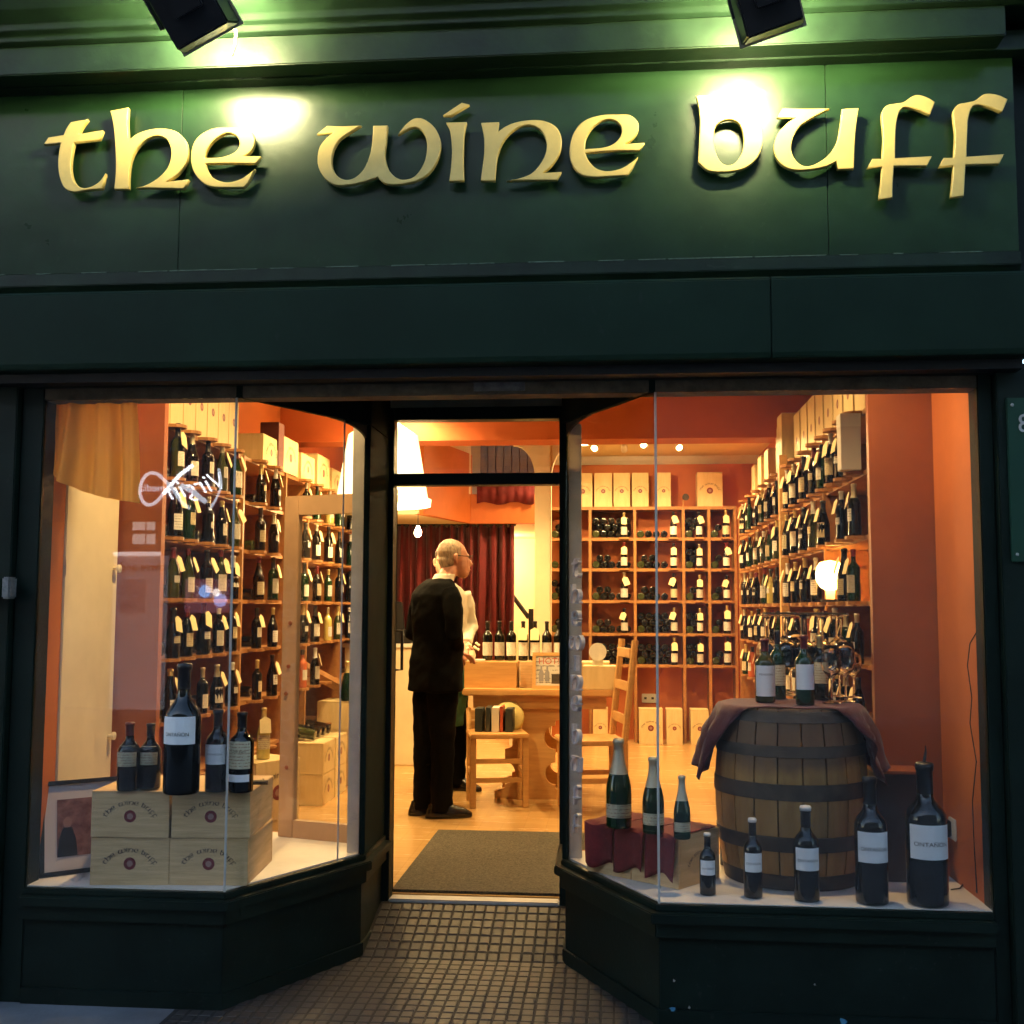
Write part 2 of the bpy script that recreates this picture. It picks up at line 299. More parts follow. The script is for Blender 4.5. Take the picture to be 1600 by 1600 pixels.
SIGN = [
 ('t', A, [[(250,250,c),(355,232,c),(318,285),(300,325,c),(450,300,c),(428,358,c),(272,375,c),(256,450),(250,540),(268,615),(308,655),(360,658),(410,635),(440,608),(466,568,c),(445,665,c),(350,674),(270,685),(212,662),(180,590),(170,500),(180,410),(188,380,c),(80,390,c),(110,345,c),(205,330,c),(225,285)]]),
 ('h', A, [[(495,180,c),(550,170),(608,158,c),(604,250),(610,365,c),(660,325),(740,297),(830,290),(910,310),(965,365),(980,430),(970,500),(930,560),(885,600),(845,622,c),(985,607,c),(955,665,c),(800,662),(655,660,c),(720,642),(790,602),(850,540),(875,470),(873,410),(850,360),(810,337),(770,337),(720,357),(670,402),(635,462),(618,530),(612,600),(612,668,c),(520,668,c),(530,560),(528,420),(518,290),(505,215)]]),
 ('e', A, [[(1330,462,c),(1435,462,c),(1405,508,c),(1240,507),(1090,508,c),(1102,548),(1130,590),(1180,618),(1240,625),(1310,605),(1370,565),(1398,540,c),(1360,618),(1328,657,c),(1230,657),(1130,653),(1070,625),(1020,565),(1000,490),(1005,420),(1030,360),(1080,315),(1150,287),(1230,282),(1310,284),(1370,305),(1397,350),(1390,400),(1365,440)],
            [(1085,474,c),(1100,420),(1140,365),(1200,325),(1240,318),(1280,335),(1303,375),(1290,420),(1250,450),(1180,470)]]),
 ('w', B, [[(75,232,c),(120,195,c),(190,197),(272,193,c),(225,222),(175,258),(147,310),(142,370),(163,415),(200,435),(245,425),(285,385),(312,320),(322,260),(325,195,c),(390,193,c),(385,260),(378,320),(390,380),(420,420),(460,435),(510,420),(550,365),(565,300),(560,250),(540,215),(515,202),(485,207),(435,235,c),(468,192),(510,162),(555,167),(602,207),(627,270),(615,340),(580,400),(530,435),(470,452),(410,457),(372,448),(345,424,c),(290,442),(220,458),(150,457),(100,415),(78,360),(85,295),(115,252),(148,224,c)]]),
 ('i', B, [[(650,180,c),(742,178,c),(732,230),(728,300),(728,380),(730,440,c),(664,442,c),(672,380),(676,300),(668,220)]]),
 ('accent', B, [[(636,148,c),(720,92,c),(754,100,c),(672,150,c)]]),
 ('n', B, [[(806,182,c),(886,178,c),(880,222,c),(930,190),(1000,172),(1080,172),(1140,200),(1165,255),(1155,320),(1118,375),(1080,405,c),(1164,400,c),(1145,437,c),(1030,437),(920,440,c),(990,425),(1040,400),(1085,340),(1098,280),(1080,225),(1045,197),(1000,193),(950,215),(905,265),(880,330),(872,390),(868,440,c),(804,440,c),(812,380),(820,310),(818,240)]]),
 ('e', B, [[(1445,277,c),(1535,270,c),(1512,305,c),(1400,306),(1270,315,c),(1285,350),(1320,385),(1370,397),(1430,385),(1480,355),(1505,333,c),(1484,378),(1460,415,c),(1380,420),(1300,423),(1240,405),(1205,350),(1202,280),(1225,215),(1270,170),(1340,148),(1410,145),(1470,148),(1505,180),(1505,220),(1480,255)],
            [(1268,299,c),(1275,250),(1305,200),(1350,170),(1395,168),(1428,195),(1430,235),(1400,273),(1350,292)]]),
 ('b', C, [[(80,62,c),(130,60),(178,52,c),(170,105),(167,160,c),(230,142),(300,142),(360,172),(388,232),(385,300),(355,360),(300,400),(220,415),(140,410),(90,370,c),(95,280),(99,180),(92,110)],
            [(163,260),(170,208),(200,180),(245,173),(283,195),(300,250),(295,320),(265,370),(230,385),(195,370),(170,320)]]),
 ('u', C, [[(455,163,c),(480,122,c),(590,124),(700,122,c),(640,152),(590,182),(558,207),(530,255),(520,310),(540,360),(580,388),(630,380),(690,340),(730,280),(745,210),(755,125,c),(832,120,c),(816,250),(810,400,c),(735,403,c),(728,367,c),(680,390),(600,405),(520,403),(465,370),(440,310),(455,245),(500,192),(545,162,c)]]),
 ('f', C, [[(1185,92,c),(1162,152,c),(1110,130),(1060,117),(1032,122),(1012,160),(1003,230),(1000,352,c),(1170,342,c),(1148,388,c),(995,388,c),(990,460),(988,535,c),(925,543,c),(935,460),(940,390,c),(872,397,c),(895,355,c),(940,355,c),(945,250),(938,150),(960,110),(1000,100),(1040,93),(1080,66),(1110,60),(1150,72)]]),
 ('f', C, [[(1520,80,c),(1495,140,c),(1440,118),(1390,106),(1358,115),(1340,160),(1335,220),(1330,345,c),(1503,333,c),(1482,378,c),(1326,382,c),(1322,450),(1318,525,c),(1257,535,c),(1266,450),(1270,385,c),(1203,392,c),(1225,350,c),(1272,350,c),(1277,240),(1268,145),(1290,105),(1330,95),(1370,85),(1410,57),(1450,55),(1490,65)]]),
]
def outline_mesh(contours, name, ext, bev=0.0):
    cu = bpy.data.curves.new('tmp', 'CURVE'); cu.dimensions = '2D'; cu.fill_mode = 'BOTH'; cu.extrude = ext; cu.bevel_depth = bev; cu.bevel_resolution = 1
    if bev: cu.offset = -bev
    for pts in contours:
        sp = cu.splines.new('POLY'); sp.points.add(len(pts) - 1); sp.use_cyclic_u = True
        for p, q in zip(sp.points, pts): p.co = (q[0], q[1], 0, 1)
    o = bpy.data.objects.new('tmp', cu); COL.objects.link(o); dg = bpy.context.evaluated_depsgraph_get()
    me = bpy.data.meshes.new_from_object(o.evaluated_get(dg)); me.name = name; bpy.data.objects.remove(o, do_unlink=True); return me
LETTER_Y = -.085
GLYPHS = []      # (char, contours in metres on the fascia)
for ch, (ox, oy, sc), cons in SIGN:
    out = []
    for cc in cons:
        q = []
        for p in _cr(cc):
            w = aty(ox + p.x / sc, oy + p.y / sc, LETTER_Y); q.append((w.x, w.z))
        out.append(q)
    GLYPHS.append((ch, out))
sign = thing('shop_sign', 'raised gold uncial lettering spelling the wine buff across the green fascia', 'sign', (-.4, LETTER_Y, 2.95))
prev = None
for ch, con in GLYPHS:
    x0 = min(p[0] for k in con for p in k); z0 = min(p[1] for k in con for p in k)
    me = outline_mesh([[(p[0] - x0, p[1] - z0) for p in k] for k in con], 'letter', .008, .003)
    for v in me.vertices: v.co = (v.co.x, -v.co.z, v.co.y)
    o = link('accent' if ch == 'accent' else 'letter', me, M['gold'], prev if ch == 'accent' else sign)
    w = Vector((x0, LETTER_Y, z0)) - Vector(sign.location)
    if ch == 'accent': w = w - prev.location
    o.location = w; prev = o
    if ch != 'accent': o['label'] = 'gold letter %s of the shop name' % ch
def flat_text(scale_w, name, gap=1.0):
    """the shop name as flat contours, centred, width scale_w: list of (contours)"""
    xs = [p[0] for g in GLYPHS for k in g[1] for p in k]; zs = [p[1] for g in GLYPHS[:3] for k in g[1] for p in k]
    x0, x1 = min(xs), max(xs); zb = min(zs); s = scale_w / (x1 - x0)
    return [[[((p[0] - (x0 + x1) / 2) * s, (p[1] - zb) * s) for p in k] for k in g[1]] for g in GLYPHS], s
def arc_name_mesh(width, radius, name):
    con, s = flat_text(width, name); me = outline_mesh([k for g in con for k in g], name, 0.0)
    for v in me.vertices:
        a = v.co.x / radius; rr = radius + v.co.y; v.co = (rr * math.sin(a), 0, rr * math.cos(a))
    return me
# ------------------------------------------------------------------ shopfront
G0 = .045; ZF = .17; ZS = .45; ZH = 2.215
XL, XR = -2.10, 1.258; LC = (-1.369, 0.0); LR = (-1.02, .645); RC = (.156, 0.0); RR = (-.19, .645); YD = 1.05
front = thing('shopfront', 'dark green painted shopfront with two angled bay windows and recessed doorway', 'shopfront', (-.4, 0, G0))
FO = Vector(front.location)
def fpart(name, mb, mm, parent=front, **k):
    mb.v = [tuple(Vector(v) - FO) for v in mb.v]; return mb.build(name, mm, parent, **k)
z_ft = aty(800, 103, -.05).z; z_fb = aty(800, 411, -.05).z; z_st = aty(800, 440, -.16).z; z_sb = aty(800, 566, -.16).z
seamA = aty(283, 250, -.05).x; seamB = aty(1292, 250, -.05).x
x_a, x_b = -3.6, 1.40
for (a, b) in ((x_a, seamA - .001), (seamA + .001, seamB - .001), (seamB + .001, x_b)):
    fpart('fascia_board', MB().box((a, -.05, z_fb), (b, .02, z_ft)), M['fascia'], bevel=.0015)
# moulding below the boards, worn along its upper arris
prof = [(-.052, z_fb - .006), (-.066, z_fb - .004), (-.068, z_fb - .05), (-.06, z_fb - .06), (-.05, z_fb - .075), (.02, z_fb - .075), (.02, z_fb - .004)]
fpart('fascia_moulding', MB().prism(prof, x_a, x_b, 'x'), M['cornice'], bevel=.002)
rng = random.Random(3); mbw = MB(); x = -2.6
while x < 1.35:
    l = rng.uniform(.02, .16); mbw.box((x, -.0678, z_fb - .0055), (x + l, -.064, z_fb - .0025 + rng.uniform(0, .0012))); x += l + rng.choice((.004, .01, .05, .12))
fpart('worn_edge', mbw, M['worn'])['kind'] = 'stuff'
# shutter housing
fpart('shutter_housing', MB().prism([(-.16, z_sb), (-.165, z_sb + .02), (-.165, z_st - .012), (-.155, z_st), (.05, z_st + .004), (.05, z_sb)], x_a, aty(1205, 500, -.165).x - .0012, 'x'), M['green2'], bevel=.003)
fpart('shutter_housing', MB().prism([(-.16, z_sb), (-.164, z_sb + .02), (-.164, z_st - .012), (-.155, z_st), (.05, z_st + .004), (.05, z_sb)], aty(1205, 500, -.165).x + .0012, 1.395, 'x'), M['green2'], bevel=.003)
fpart('shutter_slot', MB().box((x_a, -.10, z_sb - .035), (1.38, -.02, z_sb - .002)), M['black'])
# cornice and upper mouldings
zc0 = z_ft; zk = aty(800, 86, -.20).z; zk2 = aty(800, 40, -.20).z
fpart('bed_moulding', MB().prism([(-.052, zc0 + .002), (-.075, zc0 + .004), (-.08, zc0 + .02), (-.105, zc0 + .032), (-.11, zk - .006), (.02, zk - .006), (.02, zc0 + .002)], x_a, 2.6, 'x'), M['cornice'], bevel=.002)
fpart('cornice_board', MB().box((x_a, -.20, zk), (aty(1572, 40, -.2).x, .02, zk2)), M['cornice'], bevel=.004)
fpart('cornice_moulding', MB().prism([(-.20, zk2 + .002), (-.225, zk2 + .006), (-.225, zk2 + .028), (-.25, zk2 + .034), (-.25, zk2 + .06), (-.30, zk2 + .085), (-.32, zk2 + .14), (-.32, zk2 + .2), (.02, zk2 + .24), (.02, zk2 + .002)], x_a, 2.0, 'x'), M['cornice'], bevel=.002)
fpart('upper_wall', MB().box((-4.5, .02, z_st + .01), (4.5, .40, 5.2)), M['riser'])
# window head
fpart('window_head', MB().box((XL - .03, .004, ZH), (XR + .04, .10, ZH + .055)), M['lintel'], bevel=.004)
fpart('head_frame', MB().box((XL - .10, -.03, ZH + .057), (XR + .10, .12, z_sb - .036)), M['green'], bevel=.003)
# pilasters
def pil(x0, x1, y, name='pilaster'):
    fpart(name, MB().box((x0, y, G0 - .02), (x1, .30, z_sb - .004)), M['green'], bevel=.004)
pil(-2.62, XL - .09, -.03); fpart('window_jamb', MB().box((XL - .088, 0, G0 - .02), (XL - .002, .098, z_sb - .004)), M['green'], bevel=.004)
fpart('window_jamb', MB().box((XR + .002, 0, G0 - .02), (XR + .052, .098, z_sb - .004)), M['green'], bevel=.004); pil(XR + .054, XR + .40, -.035)
fpart('side_wall', MB().box((-4.5, -.01, G0 - .02), (-2.625, .3, z_sb - .006)), M['riser'])
fpart('side_wall', MB().box((XR + .405, -.01, G0 - .02), (4.5, .3, z_sb - .006)), M['riser'])
# stall risers, sills
def off(poly, d):   # shift open polyline sideways (to its right-hand, i.e. the street)
    out = []
    for i, p in enumerate(poly):
        p = Vector(p); ns = []
        for a, b in ((i - 1, i), (i, i + 1)):
            if a >= 0 and b < len(poly):
                t = (Vector(poly[b]) - Vector(poly[a])).normalized(); ns.append(Vector((t.y, -t.x)))
        n = sum(ns, Vector((0, 0))).normalized(); k = d / max(.3, n.dot(ns[0])); out.append(tuple(p + n * k))
    return out
LP = [(XL, 0.0), LC, LR, (LR[0], YD)]; RP = [(RR[0], YD), RR, RC, (XR, 0.0)]
for nm, P in (('left', LP), ('right', RP)):
    def ring(d, inner): return off(P, d) + [tuple(p) for p in off(P, -inner)[::-1]]
    fpart('stall_riser', MB().prism(ring(.0, .05), G0 - .03, .335), M['riser'], bevel=.002)
    fpart('skirting', MB().prism(ring(.012, -.001), G0 - .03, G0 + .055), M['riser'], bevel=.002)
    fpart('sill', MB().prism(ring(.022, .05), .337, .388).prism(ring(.045, .05), .3885, .425), M['green'], bevel=.004)
    fpart('glazing_bead', MB().prism(ring(.018, .012), .4255, .447), M['green'], bevel=.003)
# panes (6 mm glass), with thin joints
def pane(a, b, z0=.4475, z1=ZH - .001, inset=.0):
    a = Vector(a); b = Vector(b); t = (b - a).normalized(); n = Vector((-t.y, t.x)); a = a + t * inset; b = b - t * inset
    q = [a, b, b + n * .006, a + n * .006]; fpart('pane', MB().prism([tuple(p) for p in q], z0, z1), M['pane'])
def joint(p, w=.004, zz=(.447, ZH)):
    fpart('glass_joint', MB().lathe([(0, zz[0]), (w, zz[0]), (w, zz[1]), (0, zz[1])], 8, (p[0], p[1] + .004, 0)), M['trim'])
pane((XL, 0), LC, inset=.006); pane(RC, (XR, 0), inset=.006)
LM = Vector(LC).lerp(Vector(LR), .80); pane(LC, LM, inset=.005); pane(LM, LR, inset=.005); pane(RR, RC, inset=.006)
joint(LC, .0045); joint(RC, .0045); joint(LM, .0035)
# rear corner posts with pale inner trim; arched spandrels at the top of the angled panes
for P, sgn in ((LR, -1), (RR, 1)):
    fpart('corner_post', MB().box((P[0] - .012, P[1] - .004, .447), (P[0] + .012, YD, ZH)), M['shade_dark'], bevel=.003)
    fpart('inner_trim', MB().box((P[0] + sgn * .0135, P[1] + .012, .4475), (P[0] + sgn * .066, P[1] + .045, ZH - .002)), M['trim'], bevel=.003)
    C0 = Vector(LC if sgn < 0 else RC); t = (C0 - Vector(P)); L = t.length; t = t / L; nn = Vector((-t.y, t.x)) * (-sgn)
    w, h = .22, .07; pts = [(0, 0), (w, 0)] + [(w - w * math.sin(a), -h + h * math.cos(a)) for a in [R(k * 9) for k in range(1, 11)]]
    mb = MB(); n = len(pts); P3 = [Vector((P[0] + t.x * u, P[1] + t.y * u, ZH + v - .001)) for u, v in pts]; d = Vector((nn.x, nn.y, 0)) * .022; e = Vector((nn.x, nn.y, 0)) * .008
    mb.add([p - d + e for p in P3] + [p + e * 0 - e * .2 for p in P3], [tuple(range(n)), tuple(range(n, 2 * n))[::-1]] + [(i, (i + 1) % n, n + (i + 1) % n, n + i) for i in range(n)])
    fpart('spandrel', mb, M['lintel'])
# recess: soffit, head above the angled panes
zso = aty(740, 628, .75).z
fpart('recess_soffit', MB().prism([(LC[0] - .02, .11), (LR[0], .64), (LR[0], YD + .03), (RR[0], YD + .03), (RR[0], .64), (RC[0] + .02, .11)], 2.43, 2.46), M['shade_dark'])
zs1 = aty(740, 618, YD).z; zs0 = aty(740, 636, YD).z
fpart('soffit_strip', MB().box((LR[0] + .016, YD - .012, zs0), (RR[0] - .016, YD - .001, zs1)), mat('beige_strip', (.30, .25, .15), .6, var=.2))
fpart('bay_head', MB().prism([LC, (LC[0] + .02, 0), (LR[0] + .014, .645), (LR[0] + .014, YD), (LR[0] - .014, YD), (LR[0] - .014, .645)], ZH, 2.4295), M['shade_dark'])
fpart('bay_head', MB().prism([(RC[0] - .02, 0), RC, (RR[0] + .014, .645), (RR[0] + .014, YD), (RR[0] - .014, YD), (RR[0] - .014, .645)], ZH, 2.4295), M['shade_dark'])
# sticker on the window head
tagit(MB().box((aty(740, 606, 0).x, .0, ZH + .012), (aty(820, 606, 0).x, .003, ZH + .045)).build('sticker', mat('grey_sticker', (.14, .13, .13), .5, var=.5, vscale=30)), 'small pale sticker on the brown strip above the doorway', 'sticker')
# ------------------------------------------------------------------ doorway: frame, transom light, open leaf
dframe = thing('door_frame', 'dark painted door frame with transom light above the open doorway', 'door frame', (-.6, YD, ZF))
DO = Vector(dframe.location)
def dpart(name, mb, mm, par=dframe, o=None, **k):
    o = DO if o is None else o; mb.v = [tuple(Vector(v) - o) for v in mb.v]; return mb.build(name, mm, par, **k)
xl = aty(612, 1000, YD).x; xr = aty(874, 1000, YD).x
zt0 = aty(740, 757, YD).z; zt1 = aty(740, 739, YD).z; zh = aty(740, 655, YD).z
dpart('jamb', MB().box((LR[0] - .012, YD + .001, G0), (xl, YD + .09, 2.4295)), M['green'], bevel=.003)
dpart('jamb', MB().box((xr, YD + .001, G0), (RR[0] + .012, YD + .09, 2.4295)), M['green'], bevel=.003)
dpart('transom', MB().box((xl + .001, YD + .003, zt0), (xr - .001, YD + .085, zt1)), M['green'], bevel=.003)
dpart('head', MB().box((xl + .001, YD + .002, zh), (xr - .001, YD + .085, 2.4295)), M['green'], bevel=.003)
dpart('transom_pane', MB().box((xl + .001, YD + .03, zt1 + .001), (xr - .001, YD + .036, zh - .001)), M['clear'])
dpart('threshold', MB().box((xl + .001, YD - .012, ZF - .03), (xr - .001, YD + .07, ZF + .003)), M['trim'], bevel=.006)
leaf = thing('shop_door', 'glazed shop door swung open inward against the left jamb', 'door', (xl + .002, YD + .095, ZF + .01), R(90 + 12.6))
lw, lh, lt = .72, zt0 - ZF - .02, .04
leaf_b = MB()
leaf_b.box((0, 0, 0), (.09, lt, lh)); lf = leaf_b.build('stile', M['green'], leaf, bevel=.002)
MB().box((lw - .09, 0, 0), (lw, lt, lh)).build('stile', M['green'], leaf, bevel=.002)
MB().box((.0905, .001, 0), (lw - .0905, lt - .001, .22)).build('bottom_rail', M['green'], leaf)
MB().box((.0905, .001, lh - .1), (lw - .0905, lt - .001, lh)).build('top_rail', M['green'], leaf)
MB().box((.0905, .017, .2205), (lw - .0905, .023, lh - .1005)).build('pane', M['clear'], leaf)
MB().tube([(lw - .045, -.002, .95), (lw - .045, -.05, .95), (lw - .045, -.05, 1.15), (lw - .045, -.002, 1.15)], .008).build('handle', M['black'], leaf, smooth=True)
# ------------------------------------------------------------------ pavement with the small setts of the entrance
GX = 60
gm = mat('pavement_concrete', (.15, .15, .16), .75, var=.25, vscale=5, bump=.4, bscale=60, rvar=.15)
pave = MB()
pave.add([(-GX, -60, G0 + .0008), (GX, -60, G0 + .0008), (GX, .62, G0 + .0008), (-GX, .62, G0 + .0008), (GX, 1.08, .168), (-GX, 1.08, .168)], [(0, 1, 2, 3), (3, 2, 4, 5)])
pave = struct(pave.build('pavement', gm))
MB().box((-9, -4.6, G0 - .03), (9, -4.45, G0 + .004)).build('kerb', mat('kerb_stone', (.16, .155, .15), .7, var=.2, vscale=9, bump=.3), pave, bevel=.01)
road = struct(MB().add([(-GX, -10.2, G0 + .003), (GX, -10.2, G0 + .003), (GX, -4.62, G0 + .003), (-GX, -4.62, G0 + .003)], [(0, 1, 2, 3)]).build('road', mat('asphalt', (.05, .05, .053), .6, var=.3, vscale=60, bump=.5, bscale=150)))
tm = mat('sett_stone', (.026, .022, .020), .6, bump=.25, bscale=90, rvar=.1, col2=(.044, .038, .034), vscale=9)
tw, tl = .046, .058
def zg(y): return G0 if y < .62 else G0 + (y - .62) / (1.05 - .62) * (.163 - G0)
tbox = MB().box((-tw / 2 + .0020, -tl / 2 + .0022, -.02), (tw / 2 - .0020, tl / 2 - .0022, .003)).mesh('paving_sett')
tbox.materials.append(tm); bm = bmesh.new(); bm.from_mesh(tbox); bmesh.ops.recalc_face_normals(bm, faces=bm.faces)
bmesh.ops.bevel(bm, geom=[e for e in bm.edges if min(v.co.z for v in e.verts) > 0], offset=.004, segments=1, affect='EDGES'); bm.to_mesh(tbox); bm.free()
gr = MB().add([(-1.53, -.62, G0 + .0016), (.335, -.62, G0 + .0016), (.335, .002, G0 + .0016), (RC[0], .004, G0 + .0016), (RR[0], .62, G0 + .0016), (LR[0], .62, G0 + .0016), (LC[0], .004, G0 + .0016), (-1.53, .002, G0 + .0016), (RR[0], 1.045, .1615), (LR[0], 1.045, .1615)], [(0, 1, 2, 3, 4, 5, 6, 7), (5, 4, 8, 9)]).build('grout_bed', mat('dark_grout', (.020, .017, .015), .9, var=.4, vscale=20), pave)
cells = []; ny = int(1.62 / tl)
for j in range(ny):
    y = 1.0 - j * tl
    if y > 1.02: continue
    lim = max(0, min(1, (.645 - y) / .645)); xa = LR[0] + (LC[0] - LR[0]) * lim; xb = RR[0] + (RC[0] - RR[0]) * lim
    if y < 0: xa, xb = -1.52, .32
    nx = int((xb - xa) / tw) + 2
    for i in range(-2, 44):
        x = -.62 + (i - 20) * tw
        if x < xa + .012 or x > xb - .012: continue
        w = Vector((x, y, zg(y))) - CAM_POS; zz = w.dot(CF); px = 800 + FPX * w.dot(CR) / zz; py = 800 - FPX * w.dot(CU) / zz
        cells.append((x, y, py < 1612 and 0 < px < 1600, zz))
vis = sorted([q for q in cells if q[2]], key=lambda q: q[3]); near = vis[:290]; rest = vis[290:] + [q for q in cells if not q[2]]
for x, y, v, zz in near:
    o = inst('paving_sett', tbox, pave, (x + rng.uniform(-.0012, .0012), y + rng.uniform(-.0012, .0012), zg(y) + rng.uniform(-.0006, .0008)), (rng.uniform(-.012, .012) + (math.atan(.274) if y > .62 else 0), rng.uniform(-.012, .012), rng.uniform(-.02, .02)))
mb = MB(); tb_v = [v.co.copy() for v in tbox.vertices]; tb_f = [tuple(p.vertices) for p in tbox.polygons]
for x, y, v, zz in rest:
    e = Matrix.Rotation((math.atan(.274) if y > .62 else 0) + rng.uniform(-.012, .012), 3, 'X') @ Matrix.Rotation(rng.uniform(-.012, .012), 3, 'Y'); p = Vector((x, y, zg(y) + rng.uniform(-.0006, .0008)))
    mb.add([e @ q + p for q in tb_v], tb_f)
o = mb.build('paving_setts', tm, pave); o['kind'] = 'stuff'
# ------------------------------------------------------------------ floodlights over the fascia
def floodlight(label, lens, back, w, h, roll, power_mat):
    # lens: centre of the glass; back: a point behind it, towards the street; the lens looks at the fascia
    lens = Vector(lens); ay_ = (lens - Vector(back)).normalized(); ay_ = (ay_ + Vector((0, 0, -.18))).normalized()
    ax_ = ay_.cross(Vector((0, 0, 1))).normalized(); az_ = ax_.cross(ay_)
    q = Matrix((ax_, ay_, az_)).transposed() @ Matrix.Rotation(R(roll), 3, 'Y')
    t = thing('floodlight', label, 'floodlight', lens, 0, 'floodlights over the fascia'); d = .11
    def tr(mb): mb.v = [tuple(q @ (Vector(v) - Vector((w / 2, d, h / 2)))) for v in mb.v]; return mb
    s = .014; mb = MB(); a = [(s, 0, s), (w - s, 0, s), (w - s, 0, h - s), (s, 0, h - s)]; b = [(0, d, 0), (w, d, 0), (w, d, h), (0, d, h)]
    mb.add(a + b, [(0, 1, 2, 3), (4, 5, 6, 7), (0, 1, 5, 4), (1, 2, 6, 5), (2, 3, 7, 6), (3, 0, 4, 7)])
    tr(mb).build('housing', M['black'], t, bevel=.006)
    tr(MB().box((w * .30, -.026, h * .45), (w * .75, -.001, h * .95))).build('gear_box', M['black'], t, bevel=.004)
    mb = MB().prism([(-.006, -.006), (w + .006, -.006), (w + .006, .008), (-.006, .008)], d + .001, d + .014, 'y')
    for (x0, z0, x1, z1) in ((-.006, -.006, w + .006, .008), (-.006, h - .008, w + .006, h + .006), (-.006, .0082, .008, h - .0082), (w - .008, .0082, w + .006, h - .0082)): tr(MB().box((x0, d + .001, z0), (x1, d + .014, z1))).build('lens_frame', bpy.data.materials.get('aluminium_rim') or mat('aluminium_rim', (.55, .5, .36), .35, metal=.6), t)
    tr(MB().box((.012, d + .003, .012), (w - .012, d + .007, h - .012))).build('lens', power_mat, t)
    for x in (-.012, w + .004): tr(MB().box((x, d * .35, h * .45), (x + .008, d * .65, h + .06))).build('bracket', M['black'], t)
    tr(MB().box((-.012, d * .35, h + .0605), (w + .012, d * .65, h + .068))).build('bracket', M['black'], t)
    top = q @ (Vector((w / 2, d * .5, h + .069)) - Vector((w / 2, d, h / 2))); wl = Vector((top.x, .03 - lens.y, 4.1 - lens.z))
    MB().tube([top, top + Vector((0, .0, .12)), (top + wl) / 2 + Vector((0, -.05, .12)), wl], .011).build('arm', M['black'], t, smooth=True)
    return t
floodlight('black floodlight tilted over the letters of the first word', aty(306, 14, -.46), aty(291, 28, -.57), .225, .205, -27, M['flood'])
floodlight('black floodlight hanging above the letter b of the last word', aty(1196, 8, -.46), aty(1202, 14, -.57), .205, .19, -16, M['flood'])
w0 = aty(346, -20, -.35); tagit(MB().tube([aty(x, y, -.30) for x, y in ((345, -25), (352, 5), (362, 30), (369, 50), (368, 68), (362, 87))], .0055).build('lamp_cable', mat('pale_cable', (.55, .48, .28), .5), smooth=True), 'pale cable dangling beside the first floodlight', 'cable')
# plaque on the right pilaster, bracket on the left one
pq = thing('plaque', 'green name plaque screwed to the pilaster right of the window', 'plaque', (aty(1580, 880, -.04).x, -.037, aty(1590, 878, -.04).z))
ph = aty(1590, 622, -.04).z - pq.location.z
MB().box((0, -.012, 0), (.26, 0, ph)).build('board', mat('plaque_green', (.012, .055, .032), .35, var=.2, vscale=6), pq, bevel=.003)
for x in (.018, .242):
    for z in (.025, ph - .025): MB().lathe([(0, .0), (.006, .0), (.004, .003), (0, .004)], 10).build('screw', M['trim'], pq, loc=(x, -.0125, z)).rotation_euler = (R(90), 0, 0)
me = text_mesh('8', .09, 'numeral', .001); face_text(me, lambda c_: Vector((c_.x, -c_.z, c_.y))); link('numeral', me, M['trim'], pq, loc=(.055, -.0145, aty(1595, 663, -.05).z - pq.location.z))
br = thing('shutter_bracket', 'small grey capped bracket sticking out of the left pilaster', 'bracket', aty(4, 934, -.033))
MB().box((-.12, -.05, 0), (.022, .0, .07)).build('arm', M['green2'], br, bevel=.003); MB().box((.0225, -.053, -.004), (.055, .0, .075)).build('end_cap', mat('bare_metal', (.22, .22, .22), .5, metal=.4, var=.4, vscale=40), br, bevel=.006)
# litter and paint flecks on the right riser
fl = mat('blue_fleck', (.06, .22, .36), .6); flw = mat('pale_fleck', (.35, .33, .3), .7)
for i, (px, py, s, mm) in enumerate(((1051, 1577, .009, fl), (1317, 1596, .011, fl), (1053, 1532, .004, flw), (1077, 1574, .004, flw), (1273, 1538, .003, flw))):
    w = aty(px, py, -.0135 if py > 1560 else -.0015); pts = [(s * (1 + .4 * math.sin(3 * a + i)) * math.cos(a), s * (1 + .3 * math.cos(2 * a + i)) * math.sin(a)) for a in [k * .7 for k in range(9)]]
    o = MB().prism(pts, 0, .0015, 'y').build('paint_fleck', mm, loc=(w.x, w.y - .0012, w.z))
    tagit(o, ['blue paint fleck at the foot of the right riser, left one', 'blue paint fleck at the foot of the right riser, middle of the panel', 'pale chip on the right riser above the left blue fleck', 'tiny pale chip beside the left blue fleck', 'tiny pale chip high on the right riser'][i], 'paint fleck', 'flecks on the right riser')
# ------------------------------------------------------------------ interior shell
ZC = 2.96; YB = 7.25
def S(name, mb, mm, **k): return struct(mb.build(name, mm, **k))
fl_ = S('floor', MB().box((-2.6, YD + .10, ZF - .06), (1.7, YB + 1.2, ZF)), M['floor'])
S('wall_left', MB().box((-2.30, .31, 0), (-2.12, .69, ZC)).box((-2.60, .60, 0), (-2.42, YB + 1.2, 3.6)), M['orange'])
S('wall_right', MB().box((1.266, .31, 0), (1.43, .57, ZC)).box((1.45, .575, 0), (1.62, YB + 1.2, 3.6)), M['orange'])
S('window_reveal_left', MB().box((-2.30, .101, 0), (-2.115, .309, ZC)), M['orange']); S('window_reveal_right', MB().box((1.262, .101, 0), (1.43, .309, ZC)), M['orange'])
S('wall_back', MB().box((-.62, YB, 0), (1.70, YB + .15, 3.6)), M['orange'])
S('wall_stair', MB().box((-2.42, YB + .6, 0), (-.60, YB + .75, 3.6)), M['cream'])
S('wall_above_door', MB().box((LR[0] - .012, YD + .001, 2.461), (RR[0] + .012, YD + .09, ZC)), M['orange'])
S('nib_left', MB().box((-2.42, .695, 0), (-1.925, .735, ZC)), M['nib']); S('nib_right', MB().box((1.02, .575, 0), (1.449, .615, ZC)), M['nib'])
